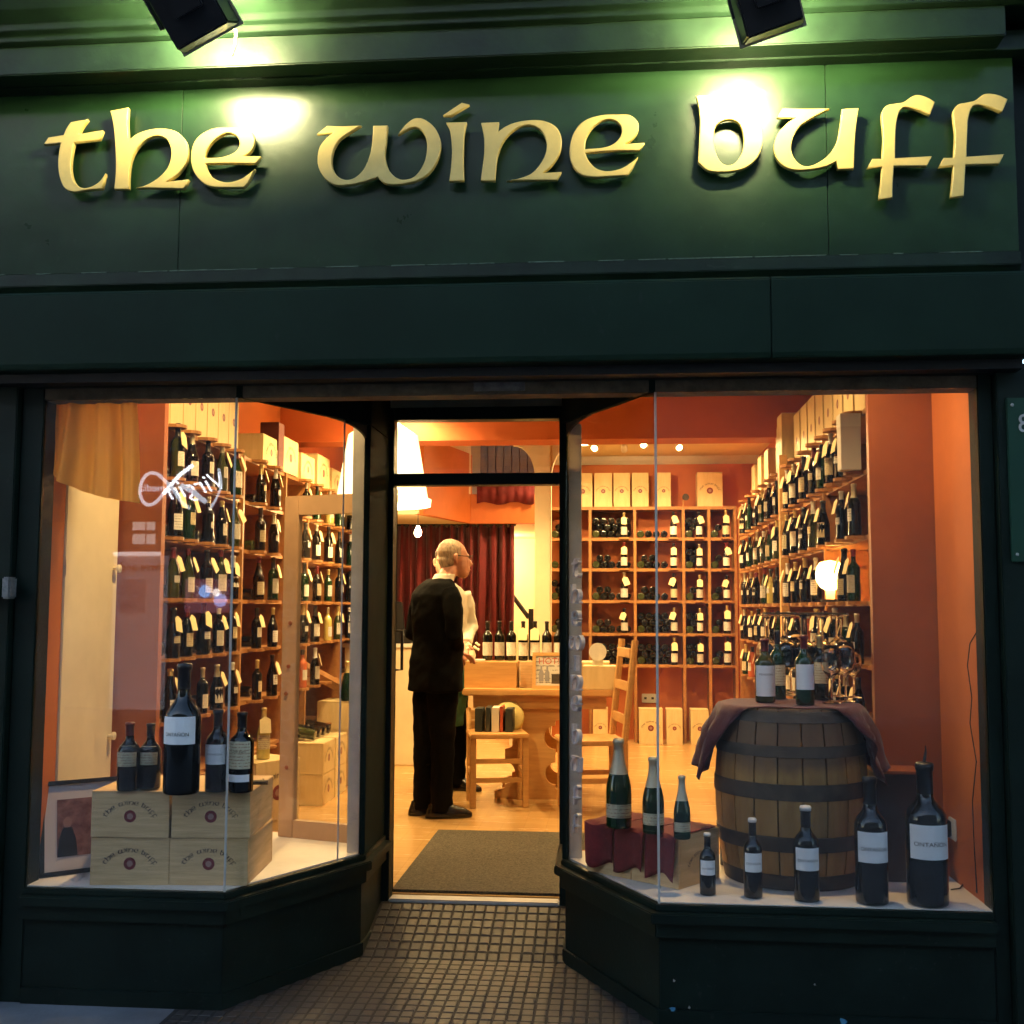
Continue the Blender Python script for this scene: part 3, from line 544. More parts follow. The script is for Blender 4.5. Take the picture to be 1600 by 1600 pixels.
MB().box((1.05, .5715, .5), (1.24, .5745, ZC - .3))
S('ceiling', MB().box((-2.6, .41, ZC), (1.7, 5.62, ZC + .1)).box((-.62, 5.62, ZC), (1.7, YB + .2, ZC + .1)), M['ceiling'])
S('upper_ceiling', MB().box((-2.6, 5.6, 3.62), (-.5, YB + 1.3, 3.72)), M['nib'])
S('beam', MB().box((-2.42, 4.0, 2.655), (1.45, 4.28, ZC - .001)), M['beamred'])
S('coving', MB().prism([(YB - .001, ZC - .001), (YB - .09, ZC - .001), (YB - .05, ZC - .04), (YB - .001, ZC - .075)], -.6, 1.45, 'x'), M['white'])
S('platform_left', MB().prism([(-2.118, .013), (LC[0] - .008, .013), (LR[0] - .016, .66), (LR[0] - .016, YD - .005), (-2.118, YD - .005)], .405, ZS - .0005), M['platform'])
S('platform_right', MB().prism([(1.262, .013), (1.262, .571), (1.0, .571), (1.0, .80), (RR[0] + .016, .80), (RR[0] + .016, .66), (RC[0] + .008, .013)], .405, ZS - .0005), M['platform'])
S('platform_skirt', MB().box((RR[0] + .016, .801, ZF), (1.0, .82, ZS - .002)).box((-2.1, YD - .003, ZF), (LR[0] - .02, YD + .015, ZS - .002)), M['orange'])
# mezzanine at the back left: bulkhead, underside, balustrade
ZB0, ZB1 = aty(760, 818, 5.62).z, aty(760, 772, 5.62).z; XB = aty(735, 800, 5.62).x; XB2 = aty(662, 790, 4.6).x
S('mezzanine_bulkhead', MB().box((XB, 5.62, ZB0), (-.55, 5.72, ZB1)).prism([(XB, 5.62), (XB, 5.72), (XB2 - .08, 4.66), (XB2, 4.6)], ZB0, ZB1 + .35), M['orange'])
S('mezzanine_soffit', MB().prism([(XB, 5.625), (XB2 - .03, 4.63), (-2.42, 4.63), (-2.42, YB + .5), (-.6, YB + .5), (-.6, 5.625)], ZB0 + .002, ZB0 + .03), M['ceiling'])
bal = thing('balustrade', 'pale slatted balustrade panel above the orange bulkhead', 'balustrade', (XB, 5.62, ZB1))
n = 14; zt = aty(715, 688, 5.4).z - ZB1
for i in range(n):
    f = i / n; x = -.02 + f * (aty(695, 730, 5.2).x - XB); y = -.03 - f * .42
    MB().box((x - .012, y - .01, .0), (x + .012, y + .01, zt)).build('slat', M['cream'], bal)
MB().prism([(0, -.012), (aty(695, 730, 5.2).x - XB, -.432), (aty(695, 730, 5.2).x - XB, -.415), (0, .004)], .0, zt - .01).build('backing', M['cream'], bal)
upb = thing('upper_panelling', 'dark brown boarded upper wall behind the red banner', 'panelling', (XB, 6.3, ZB1))
wb = -.55 - XB
for i in range(9): MB().box((i * wb / 9 + .004, 0, 0), ((i + 1) * wb / 9 - .004, .03, .95)).build('board', mat('brown_board', (.12, .065, .03), .6, var=.2, vscale=5) if i == 0 else bpy.data.materials['brown_board'], upb)
MB().box((0, .031, 0), (wb, .05, .95)).build('backing', M['nib'], upb)
ban = aty(745, 787, 5.60); b2 = aty(835, 757, 5.60); mb = MB(); nn = 24
for k in range(nn + 1):
    x = ban.x + (b2.x - ban.x) * k / nn; y = 5.595 + .012 * math.sin(k * 1.7); mb.v += [(x, y, ban.z + .012 * math.sin(k * .5)), (x, y, b2.z)]
mb.f = [(2 * k, 2 * k + 2, 2 * k + 3, 2 * k + 1) for k in range(nn)]; mb.mi = [0] * nn
o = mb.build('banner', M['velvet'], smooth=True); o.modifiers.new('s', 'SOLIDIFY').thickness = .004; tagit(o, 'red cloth banner draped along the mezzanine edge', 'banner')
# cream post with curved brackets and its beam
pst = thing('post', 'cream painted post with curved brackets carrying a cream beam', 'post', (-.522, 4.6, ZF))
MB().box((-.062, -.062, 0), (.062, .062, 2.71 - ZF)).build('shaft', M['cream'], pst, bevel=.008)
for s in (-1, 1):
    pts = [(s * .063, 2.70 - ZF)] + [(s * (.063 + .17 - .17 * math.sin(a)), 2.70 - ZF - .26 + .26 * math.cos(a)) for a in [R(k * 10) for k in range(0, 10)]]
    MB().prism(pts, -.04, .04, 'y').build('bracket', M['cream'], pst)
MB().box((-1.35, -.06, 2.712 - ZF), (1.9, .06, 2.80 - ZF)).build('cross_beam', M['cream'], pst, bevel=.005)
# staircase glimpsed behind the curtain
st = thing('staircase', 'cream staircase with dark handrail behind the curtain edge', 'staircase', (-1.0, 6.4, ZF))
for i in range(7): MB().box((.05, .10 + i * .2, 0), (.37, .30 + i * .2, .17 * (i + 1))).build('step', M['cream'], st)
hz = [aty(800, 930, 6.35), aty(826, 965, 6.3)]
MB().tube([hz[0] - Vector(st.location), hz[1] - Vector(st.location)], .022).build('handrail', M['black'], st); MB().box(tuple(hz[1] - Vector(st.location) + Vector((0, -.02, -.55))), tuple(hz[1] - Vector(st.location) + Vector((.045, .02, .08)))).build('newel', M['black'], st)
slp = thing('stair_fill_lamp', 'unseen added lamp brightening the stairwell behind the red curtain', 'lamp', (-1.35, 7.2, 2.02)); MB().lathe([(0, -.07), (.05, -.055), (.07, 0), (.05, .055), (0, .07)], 16).build('globe', M['shade'], slp, smooth=True); MB().tube([(0, 0, .07), (0, 0, .22)], .005).build('stem', M['cable'], slp)  # out-of-sight globe, added behind the curtain to brighten the stairwell
# red curtain under the mezzanine
mb = MB(); x0, x1 = aty(618, 850, 5.66).x - .3, aty(802, 850, 5.66).x; zc1 = ZB0 - .005; zc0 = .95; nn = 150
for k in range(nn + 1):
    x = x0 + (x1 - x0) * k / nn; ph_ = k * .62 + .8 * math.sin(k * .13); y = 5.72 + .035 * math.sin(ph_) + .012 * math.sin(2.3 * ph_)
    mb.v += [(x, y, zc1), (x + .01 * math.sin(ph_ * .5), y * 1.0 + .012 * math.sin(ph_ + .6), (zc0 + zc1) / 2), (x + .02 * math.sin(ph_ * .4), y + .018 * math.sin(ph_ + 1), zc0)]
for k in range(nn):
    for j in range(2): mb.f.append((3 * k + j, 3 * k + 3 + j, 3 * k + 4 + j, 3 * k + 1 + j)); mb.mi.append(0)
cu = thing('red_curtain', 'long dark red velvet curtain hanging behind the standing man', 'curtain', (0, 0, 0))
o = mb.build('drape', M['velvet'], cu, smooth=True); o.modifiers.new('s', 'SOLIDIFY').thickness = .004
MB().tube([(x0, 5.70, zc1 + .0), (x1 + .02, 5.70, zc1 + .0)], .012).build('rail', M['black'], cu)
for k in range(12): MB().lathe([(0, -.02), (.012, -.015), (.012, .015), (0, .02)], 8).build('ring', M['hoop'], cu, loc=(x0 + .3 + (x1 - x0 - .3) * k / 11.5, 5.685, zc1 - .005))
# counter and fridge left of the man
ct = thing('white_counter', 'bright cream counter front seen left of the standing man', 'counter', (-2.2, 5.2, ZF))
MB().box((0, 0, 0), (.62, .35, .95)).build('body', M['cream'], ct, bevel=.006); MB().box((-.02, -.02, .951), (.64, .37, .985)).build('top', M['white'], ct, bevel=.005)
tl_ = thing('till', 'dark till standing on the cream counter', 'till', (-1.86, 5.3, ZF + .986)); MB().box((-.12, -.1, 0), (.22, .16, .11)).build('drawer', M['black'], tl_, bevel=.008); MB().prism([(-.08, .111), (.14, .111), (.12, .34), (-.06, .36)], -.02, .03, 'y').build('screen', M['black'], tl_)
# ------------------------------------------------------------------ lamps
def light(kind, parent, loc, energy, col=WARM, size=.05, spot=None, blend=.6, aim=None):
    l = bpy.data.lights.new('bulb_light', kind); l.energy = energy; l.color = col; l.shadow_soft_size = size
    if spot: l.spot_size = R(spot); l.spot_blend = blend
    o = bpy.data.objects.new('bulb_light', l); COL.objects.link(o); o.parent = parent; o.location = loc
    if aim is not None: o.rotation_euler = (-(Vector(aim))).to_track_quat('Z', 'Y').to_euler()
    return o
DL = [(-1.55, 1.75, 20), (-.45, 1.5, 6), (.62, 1.7, 22), (-1.45, 3.0, 82), (.30, 3.0, 70), (-1.45, 3.75, 75), (.55, 4.9, 70), (-1.55, 5.0, 45), (-.2, 5.2, 60), (.431, 6.17, 55), (1.06, 6.13, 42), (-.25, 6.3, 50)]
dl_ring = MB().lathe([(.045, 0), (.06, -.004), (.06, -.010), (.042, -.012)], 20).mesh('ring'); dl_ring.materials.append(M['white'])
dl_lens = MB().lathe([(0, -.004), (.042, -.004), (.042, -.002)], 20).mesh('lens'); dl_lens.materials.append(M['bulb'])
for i, (x, y, e) in enumerate(DL):
    t = thing('downlight', 'recessed ceiling downlight, %s counted from the window' % ORD[i], 'downlight', (x, y, ZC - .001), 0, 'ceiling downlights')
    inst('ring', dl_ring, t); inst('lens', dl_lens, t); light('SPOT', t, (0, 0, -.02), e * .60, size=.04, spot=150, blend=.7, aim=(0, 0, -1))
dw = [(-1.25, .47, 46, 'left'), (.62, .26, 15, 'right')]
for x, y, e, s in dw:
    t = thing('downlight', 'display downlight over the %s window platform' % s, 'downlight', (x, y, z_st + .008 if x > 0 else ZC - .001), 0, 'ceiling downlights')
    inst('ring', dl_ring, t); inst('lens', dl_lens, t); light('SPOT', t, (0, 0, -.02), e, size=.04, spot=150, blend=.8, aim=(.25 if x > 0 else -.75, .1, -1))
TR = [(975, 700, (.1, 1.2, -.8)), (1005, 693, (.1, -.9, -.6)), (1060, 697, (.25, -.9, -.7)), (930, 698, (-.3, -1.0, -.7))]
trk = thing('light_track', 'thin ceiling track carrying the spotlights near the back wall', 'track', (.25, 5.72, ZC - .001)); MB().box((-.75, -.012, -.02), (.55, .012, 0)).build('track', M['white'], trk)
for i, (px, py, aim) in enumerate(TR):
    w = aty(px, py, 5.72); t = thing('track_spotlight', 'small %s ceiling spotlight from the left on the back track' % ORD[[1, 2, 3, 0][i]], 'spotlight', (w.x, 5.72, ZC - .022), 0, 'track spotlights')
    a = Vector(aim).normalized(); dz = w.z - (ZC - .022); p = Vector((0, 0, dz))
    MB().tube([(0, 0, 0), p], .006).build('stem', M['white'], t)
    MB().tube([p - a * .045, p - a * .02, p + a * .03], [.018, .026, .030], 12).build('head', M['white'], t, smooth=40)
    MB().tube([p + a * .0302, p + a * .034], [.026, .022], 12).build('lens', M['bulb'], t)
    light('SPOT', t, p + a * .05, 15, size=.03, spot=100, aim=a)
w = aty(653, 831, 4.45); t = thing('bare_bulb', 'bare glowing bulb hanging in front of the red curtain', 'light bulb', (w.x, 4.45, ZB0 + 0))
MB().tube([(0, 0, 0), (0, 0, w.z - ZB0 + .04)], .003).build('flex', M['cable'], t); MB().lathe([(0, -.04), (.018, -.034), (.028, -.012), (.026, .008), (.013, .03), (.012, .045), (0, .046)], 14).build('glass', M['bulb'], t, smooth=True, loc=(0, 0, w.z - ZB0)); light('POINT', t, (0, -.02, w.z - ZB0 - .05), 3.4, size=.03)
light('POINT', slp, (.12, 0, -.02), 22, size=.06)
# big white cone pendant, right half visible over the door
pc = aty(672, 790, 3.55); pt = aty(652, 680, 3.55); xc = pc.x - .33
t = thing('cone_pendant', 'large glowing white cone pendant lamp in the transom light', 'pendant lamp', (xc, 3.55, ZC - .001))
zr = pc.z - ZC; zt_ = pt.z - ZC
MB().lathe([(.33, zr), (.335, zr + .045), (.31, zr + .055), (pt.x - xc, zt_), (.06, zt_ + .12), (.02, zt_ + .14), (.018, 0)], 40).build('shade', M['shade'], t, smooth=30)
light('POINT', t, (0, 0, zr - .05), 10, size=.12)
# ------------------------------------------------------------------ bottles (meshes of unit height, shared)
PROF = {
 'bordeaux': [(0, .012), (.06, .004), (.112, 0), (.123, .01), (.125, .03), (.125, .60), (.121, .635), (.105, .675), (.075, .712), (.054, .745), (.047, .79), (.046, .94), (.052, .945), (.053, .985), (.046, .998), (0, 1.0)],
 'burgundy': [(0, .012), (.06, .004), (.120, 0), (.131, .01), (.133, .03), (.133, .46), (.127, .52), (.106, .60), (.078, .68), (.056, .76), (.048, .83), (.046, .945), (.052, .95), (.053, .985), (.046, .998), (0, 1.0)],
 'champagne': [(0, .012), (.07, .004), (.132, 0), (.143, .012), (.145, .03), (.145, .40), (.139, .47), (.116, .57), (.087, .665), (.066, .75), (.055, .84), (.052, .93), (.062, .94), (.063, .965), (.056, .992), (0, 1.0)],
 'magnum': [(0, .01), (.07, .004), (.130, 0), (.142, .012), (.145, .03), (.145, .565), (.139, .605), (.118, .65), (.085, .695), (.058, .735), (.051, .78), (.050, .945), (.058, .95), (.058, .985), (.050, .998), (0, 1.0)],
}
def rad(style, z):
    p = PROF[style]
    for (r0, z0), (r1, z1) in zip(p[1:], p[2:]):
        if z0 <= z <= z1: return r0 + (r1 - r0) * (z - z0) / max(1e-6, z1 - z0)
    return p[-2][0]
_bm = {}
def bmesh_of(style, part, n=14, arg=None):
    k = (style, part, n, arg)
    if k in _bm: return _bm[k]
    if part == 'body': mb = MB().lathe(PROF[style], n)
    elif part == 'capsule':
        z0 = arg; mb = MB().lathe([(rad(style, z0) + .001, z0)] + [(r + .0035, z) for r, z in PROF[style] if z > z0 and r > 0] + [(0, 1.004)], n)
    elif part == 'label':
        z0, z1, an = arg; zs_ = [z0, z1] if z1 < .57 else [z0, .56, z1]
        h0 = R(-90 - an); h1 = R(-90 + an); kx = 10; mb = MB().lathe([(rad(style, q) + .003, q) for q in zs_], kx, a0=h0, a1=h1)
    elif part == 'tag':
        mb = MB(); s, c_ = math.sin(R(24)), math.cos(R(24))
        a = [(-.11, -.04), (.11, -.04), (.11, .24), (.0, .31), (-.11, .24)]
        a = [(u * math.cos(arg) - (v - .3) * math.sin(arg), .3 + u * math.sin(arg) + (v - .3) * math.cos(arg)) for u, v in a]; pr = [Vector((u, -.105 - (.31 - v) * s * .6, .84 - (.31 - v) * c_)) for u, v in a]; e = Vector((0, .008, 0))
        mb.add(list(pr) + [p + e for p in pr], [tuple(range(5)), tuple(range(5, 10))[::-1]] + [(i, (i + 1) % 5, 5 + (i + 1) % 5, 5 + i) for i in range(5)])
    me = mb.mesh(part); bm = bmesh.new(); bm.from_mesh(me); bmesh.ops.recalc_face_normals(bm, faces=bm.faces); bm.to_mesh(me); bm.free()
    if part != 'tag': me.shade_smooth()
    _bm[k] = me; return me
_mm = {}
def with_mat(me, mm):
    k = (me.name, mm.name)
    if k not in _mm:
        c_ = me.copy(); c_.materials.clear(); c_.materials.append(mm); _mm[k] = c_
    return _mm[k]
NB = [0]
def bottle(label, loc, h, style='bordeaux', glass='glassdk', lab='label', cap='cap_k', rz=0, tag=0, larg=(.20, .47, 62), capz=.80, n=14, group='wine bottles', text=None, tsize=.05, tz=None, name='wine_bottle', tink='ink'):
    NB[0] += 1
    t = thing(name, label, 'bottle', loc, rz, group, h)
    inst('glass', with_mat(bmesh_of(style, 'body', n), M[glass]), t)
    if cap: inst('capsule', with_mat(bmesh_of(style, 'capsule', n, capz), M[cap]), t)
    if lab: lo = inst('label', with_mat(bmesh_of(style, 'label', n, larg), M[lab]), t)
    if tag: inst('price_tag', with_mat(bmesh_of(style, 'tag', 14, tag if isinstance(tag, float) else 0.0), M['tag']), t)
    if text:
        me = text_mesh(text, tsize, 'lettering'); rr = rad(style, .4) + .0045; z_ = tz if tz else (larg[0] + larg[1]) / 2
        face_text(me, lambda q: Vector((rr * math.sin(q.x / rr), -rr * math.cos(q.x / rr), z_ + q.y))); link('lettering', me, M[tink], lo)
    return t
lie_me = with_mat(bmesh_of('bordeaux', 'body', 10), M['glassdk']); lie_me2 = with_mat(bmesh_of('burgundy', 'body', 10), M['glassol'])
def lying(label, loc, rot, h=.28, k=0, group='bottles lying in the racks'):
    NB[0] += 1
    o = bpy.data.objects.new('lying_bottle', lie_me if k % 7 else lie_me2); COL.objects.link(o); o.location = loc; o.rotation_euler = rot; o.scale = (h, h, h); return tagit(o, label, 'bottle', group)
# ------------------------------------------------------------------ wine crates
_arc = {}
def arc_me(w, r):
    k = (round(w, 3), round(r, 3))
    if k not in _arc:
        me = arc_name_mesh(w, r, 'lettering'); me.materials.append(M['ink']); _arc[k] = me
    return _arc[k]
seal_me = MB().lathe([(.50, 0), (.50, .012), (.75, .02), (1, .012), (1, 0)], 22).mesh('seal'); seal_me.materials.append(M['seal'])
sealc_me = MB().lathe([(0, .008), (.50, .008), (.51, 0)], 18).mesh('seal_centre'); sealc_me.materials.append(M['sealc'])
_cr_me = {}
def crate(label, loc, size, rz=0, face='-y', text=True, m='crate', seal=True, group='wooden wine crates', arc=None, sr=None):
    sx, sy, sz = size; t = thing('wine_crate', label, 'crate', loc, rz, group); k = (round(sx, 3), round(sy, 3), round(sz, 3), m)
    if k not in _cr_me:
        e = .006; mb = MB()
        mb.box((-sx / 2, -sy / 2, 0), (sx / 2, -sy / 2 + .012, sz - e)); mb2 = MB().box((-sx / 2, sy / 2 - .012, 0), (sx / 2, sy / 2, sz - e))
        b = MB().box((-sx / 2 + .001, -sy / 2 + .0125, 0), (-sx / 2 + .012, sy / 2 - .0125, sz - e)); b2 = MB().box((sx / 2 - .012, -sy / 2 + .0125, 0), (sx / 2 - .001, sy / 2 - .0125, sz - e))
        l = MB().box((-sx / 2 - .001, -sy / 2 + .001, sz - e + .0005), (sx / 2 + .001, sy / 2 - .001, sz))
        ms = []
        for q, nm in ((mb, 'end_panel'), (mb2, 'end_panel'), (b, 'side_panel'), (b2, 'side_panel'), (l, 'lid')):
            o = q.build(nm, M[m], t, bevel=.0015); ms.append((nm, o.data))
        _cr_me[k] = ms
    else:
        for nm, me in _cr_me[k]: inst(nm, me, t)
    mn = min(sx, sz); r0 = sr or .11 * mn * 1.15; fy = -sy / 2 - .0012
    if seal:
        inst('seal', seal_me, t, (0, fy + .0008, sz * .46), (R(90), 0, 0), (r0, r0, r0 * .25)); inst('seal_centre', sealc_me, t, (0, fy + .0008, sz * .46), (R(90), 0, 0), (r0, r0, r0 * .2))
    if text:
        w, r = arc or (sx * 1.02, sx * .40); inst('lettering', arc_me(w, r), t, (0, fy, sz * .46 + .25 * min(sx, sz) - r))
    return t
# ------------------------------------------------------------------ racks
def rack(name, label, cat, x_front, x_back, y0, y1, zs, ups, sgn, ztop, tongues):
    # side-wall rack; sgn +1: open towards +x
    t = thing(name, label, cat, ((x_front + x_back) / 2, (y0 + y1) / 2, ZF)); o = Vector(t.location)
    sh = []
    for z in zs:
        mb = MB().box((x_front - o.x, y0 - o.y, z - .022 - o.z), (x_back - o.x, y1 - o.y, z - o.z)); s = mb.build('shelf', M['rack'], t); sh.append(s)
        for yy in tongues:
            pts = [(0, -.055), (sgn * .05, -.05), (sgn * .075, -.025), (sgn * .08, 0), (sgn * .075, .025), (sgn * .05, .05), (0, .055)]
            q = MB().prism(pts, -.016, -.001).mesh('tongue') if 'tg%d' % sgn not in bpy.data.meshes else None
            if q: q.name = 'tg%d' % sgn; q.materials.append(M['rack'])
            inst('tongue', bpy.data.meshes['tg%d' % sgn], s, (x_front - o.x + sgn * .001, yy - o.y, z - o.z))
    for u in ups:
        MB().box((x_front + sgn * .012 - o.x, u - .012 - o.y, 0), (x_back - o.x, u + .012 - o.y, ztop - o.z)).build('upright', M['rack'], t)
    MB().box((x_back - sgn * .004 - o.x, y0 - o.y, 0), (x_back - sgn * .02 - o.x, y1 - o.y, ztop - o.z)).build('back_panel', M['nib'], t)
    return t
ZL = [.62, .915, 1.21, 1.492, 1.78, 2.062, 2.315]
YL = [1.18, 1.37, 1.60, 1.81, 2.02, 2.46, 2.75, 3.45, 3.75, 4.08, 4.40, 4.78, 5.12]
rack('bottle_rack', 'long wooden bottle rack along the left wall behind the display', 'rack', -2.10, -2.41, 1.05, 6.1, ZL, [1.06, 2.25, 3.08, 3.62, 4.6, 6.09], 1, 2.315, YL)
ZR = [.62, .91, 1.20, 1.487, 1.786, 2.082, 2.362]
YR = [1.32, 1.56, 1.80, 2.05, 2.32, 2.62, 2.95, 3.25, 3.72, 4.05, 4.4, 4.78, 5.18, 5.6]
rack('bottle_rack', 'tall wooden bottle rack along the right wall, lit from the shop', 'rack', 1.15, 1.445, 1.02, 6.3, ZR, [1.03, 2.2, 3.46, 4.9, 6.28], -1, 2.362, YR)
MB().box((-.0, -.035, 0), (.05, .035, 2.45 - ZF)).build('upright', M['pine'], bpy.data.objects['bottle_rack.001'], loc=(1.09 - bpy.data.objects['bottle_rack.001'].location.x, 3.46 - bpy.data.objects['bottle_rack.001'].location.y, 0))
SH = ['lowest', 'second lowest', 'third lowest', 'fourth lowest', 'fifth lowest', 'sixth lowest', 'top']
rb = random.Random(11)
def pick(): 
    r = rb.random()
    g = 'glassdk' if r < .72 else 'glassgr' if r < .86 else 'glassol' if r < .94 else 'glassro' if r < .97 else 'glasswh'
    return dict(style=rb.choice(('bordeaux', 'bordeaux', 'burgundy', 'burgundy', 'champagne')), glass=g, lab=rb.choice(('label', 'label', 'labelc', 'labelp')), cap=rb.choice(('cap_k', 'cap_k', 'cap_r', 'cap_g', 'foil', 'cap_w')), h=rb.uniform(.228, .263), tag=rb.choice((0, 1, 1, .15, .3, .45, -.2, -.35)), larg=rb.choice(((.20, .47, 62), (.12, .42, 70), (.28, .52, 55), (.16, .50, 80), (.30, .44, 50))), capz=rb.choice((.72, .78, .82, .86)))
def desc(d): return {'glassdk': 'dark', 'glassgr': 'green', 'glassol': 'olive', 'glassro': 'rosé', 'glasswh': 'white wine'}[d['glass']]
for si, z in enumerate(ZL[1:6]):
    for k, y in enumerate(YL):
        if y > 4 and si == 0: continue
        d = pick(); h = d.pop('h')
        bottle('%s bottle on the %s shelf of the left rack, %s from the window' % (desc(d), SH[si + 1], ORD[k]), (-2.055 - .012 * rb.random(), y, z + .0005), h, rz=R(90 + rb.uniform(-12, 12)), group='bottles on the left rack', n=12, **d)
for si, z in enumerate(ZR[1:6]):
    for k, y in enumerate(YR):
        d = pick(); h = d.pop('h')
        if si == 4 and k == 0: continue
        if si in (2, 3) and k in (2, 3) and (si, k) != (3, 3): continue
        bottle('%s bottle on the %s shelf of the right rack, %s from the window' % (desc(d), SH[si + 1], ORD[k]), (1.105 + .012 * rb.random(), y, z + .0005), h, rz=R(-90 + rb.uniform(-12, 12)), group='bottles on the right rack', n=12, **d)
# bottles lying behind the standing ones in the left rack
for si, z in enumerate(ZL[1:6]):
    for k, (y, dz) in enumerate(((1.27, 0), (1.485, 0), (1.70, 0), (1.92, 0), (2.6, 0))):
        lying('bottle lying on the %s shelf of the left rack, %s from the window' % (SH[si + 1], ORD[k]), (-2.14, y, z + .036), (0, R(-90), 0), .255, k + si)
# lamp glowing on the right rack, boxes and bag beside it
zz = ZR[3] + .001
lp = thing('globe_lamp', 'glowing round globe lamp standing on the right rack', 'lamp', (1.125, 1.98, zz))
MB().lathe([(0, 0), (.05, 0), (.05, .012), (0, .013)], 20).build('base', M['hoop'], lp)
MB().lathe([(.022, .0135), (.024, .06), (.05, .075), (.068, .105), (.074, .14), (.068, .175), (.05, .203), (.0, .214)], 24).build('shade', translucent(mat('rack_lamp_shade', (.8, .66, .4), .6), (.85, .66, .34), .75), lp, smooth=30)
light('POINT', lp, (0, 0, .14), 3.2, size=.02)
wb_ = thing('white_carton', 'tall plain white carton on the right rack nearest the window', 'carton', (1.09, 1.28, ZR[5] + .001)); MB().prism([(-.045, -.045), (.045, -.045), (.045, .045), (-.045, .045)], 0, .26).build('box', mat('white_card', (.6, .55, .52), .6, var=.05), wb_, bevel=.003); MB().box((-.0455, -.046, .2), (.0455, .046, .2603)).build('lid', M['white'], wb_)
# ------------------------------------------------------------------ back rack
YBK = 7.0
bx = [aty(x, 850, YBK).x for x in (858, 922, 992, 1068, 1108, 1149)]; ZBK = [.914, 1.214, 1.53, 1.838, 2.137]; ZTB = 2.44
t = thing('back_rack', 'wide open wine rack against the orange back wall', 'rack', ((bx[0] + bx[-1]) / 2, YBK, ZF)); o = Vector(t.location)
for x in bx: MB().box((x - .014 - o.x, -.002, 0), (x + .014 - o.x, .24, ZTB - o.z)).build('upright', M['rack'], t)
for z in ZBK + [ZTB]:
    for a, b in zip(bx, bx[1:]): MB().box((a + .0145 - o.x, .0, z - .03 - o.z), (b - .0145 - o.x, .24, z - o.z)).build('shelf', M['rack'], t)
RW = ['bottom', 'fourth', 'third', 'second', 'top']; CL = ['leftmost', 'second', 'third', 'fourth', 'rightmost']
rq = random.Random(5); far = []
for ri, z in enumerate(ZBK):
    for ci, (a, b) in enumerate(zip(bx, bx[1:])):
        cx = {0: (a + b) / 2, 1: aty(975, 850, YBK).x, 2: aty(1052, 850, YBK).x, 3: aty(1092, 850, YBK).x, 4: aty(1134, 850, YBK).x}[ci]
        if not (ri == 0 and ci == 1):
            d = pick(); h = d.pop('h'); d['glass'] = 'glassdk'; d['tag'] = rq.choice((1, 1, .35, -.35))
            bottle('dark bottle standing with a tag in the %s column, %s row of the back rack' % (CL[ci], RW[ri]), (cx, YBK - .045, z + .0005), h * 1.02, group='display bottles in the back rack', n=12, **{**d, 'larg': (.10, .42, 75)})
            MB().box((cx - .045 - o.x, -.085, z - .018 - o.z), (cx + .045 - o.x, -.0005, z - .001 - o.z)).build('ledge', M['rack'], t)
        r = .036; x = a + .02 + r; slots = []
        while x < b - .02 - r + .001: slots.append(x); x += 2 * r + .004
        layers = rq.choice((1, 2, 2, 3, 3)) if ci < 3 else rq.choice((2, 3, 3))
        cnt = 0
        for L in range(layers):
            row = slots if L % 2 == 0 else [s + r for s in slots[:-1]]
            if L and layers == 2: row = row[:max(1, len(row) * 2 // 3)]
            for q, x in enumerate(row):
                if abs(x - cx) < .03 and L == 0: continue
                if NB[0] > 294 or cnt > 5:
                    far.append((x, YBK + .012, z + r + L * r * 1.76)); continue
                cnt += 1
                lying('lying bottle, back rack %s column, %s row, %s layer, %s from left' % (CL[ci], RW[ri], ('bottom', 'middle', 'top')[L], ORD[q]), (x, YBK + .012, z + r + L * r * 1.76), (R(-90), 0, 0), .225 / .8, q + L)
mb = MB(); bv = [v.co.copy() * .281 for v in lie_me.vertices]; bf = [tuple(p.vertices) for p in lie_me.polygons]
for p in far: mb.add([Vector((q.x + p[0], q.z + p[1], -q.y + p[2])) for q in bv], bf)
o_ = mb.build('lying_bottles', M['glassdk'], smooth=True); o_['kind'] = 'stuff'; tagit(o_, 'remaining dark bottles piled in the cells of the back rack', 'bottles')
# crates above and below the back rack
for i, (xa, xb) in enumerate(((895, 926), (928, 957), (958, 985), (987, 1014), (1025, 1049), (1089, 1130))):
    a, b = aty(xa, 760, YBK).x, aty(xb, 760, YBK).x
    crate('pale crate standing on the back rack, %s from the left' % ORD[i], ((a + b) / 2, YBK + .12, ZTB + .001), (b - a - .008, .2, .335), m='crate2', arc=((b - a) * .9, (b - a) * .36))
for i, (xa, xb) in enumerate(((926, 950), (998, 1036), (1041, 1067), (1079, 1108), (1119, 1140))):
    a, b = aty(xa, 1130, YBK - .15).x, aty(xb, 1130, YBK - .15).x
    crate('pale crate on the floor under the back rack, %s from the left' % ORD[i], ((a + b) / 2, YBK - .05, ZF + .001), (b - a - .006, .2, .33), m='crate2', arc=((b - a) * .9, (b - a) * .36))
w = aty(1014, 1091, YB); so_ = thing('wall_socket', 'white double socket on the orange wall beneath the back rack', 'socket', (w.x, YB - .001, w.z)); MB().box((-.07, -.012, -.045), (.07, 0, .045)).build('plate', M['plastic'], so_, bevel=.004)
for s in (-.035, .035): MB().box((s - .012, -.0135, -.01), (s + .012, -.0123, .012)).build('outlet', M['cable'], so_)
# small spotlight clipped above the back rack
w = aty(1071, 777, YBK - .02); t = thing('clip_lamp', 'small round clip lamp on a bent stem above the back rack', 'lamp', (w.x - .02, YBK + .02, ZTB)); MB().tube([(0, 0, 0), (0, -.01, .06), (.01, -.03, w.z - ZTB - .01)], .006).build('stem', M['pine'], t); MB().lathe([(0, -.012), (.03, -.01), (.034, .012), (0, .014)], 14).build('head', M['hoop'], t, loc=(.02, -.045, w.z - ZTB)).rotation_euler = (R(80), 0, .3)
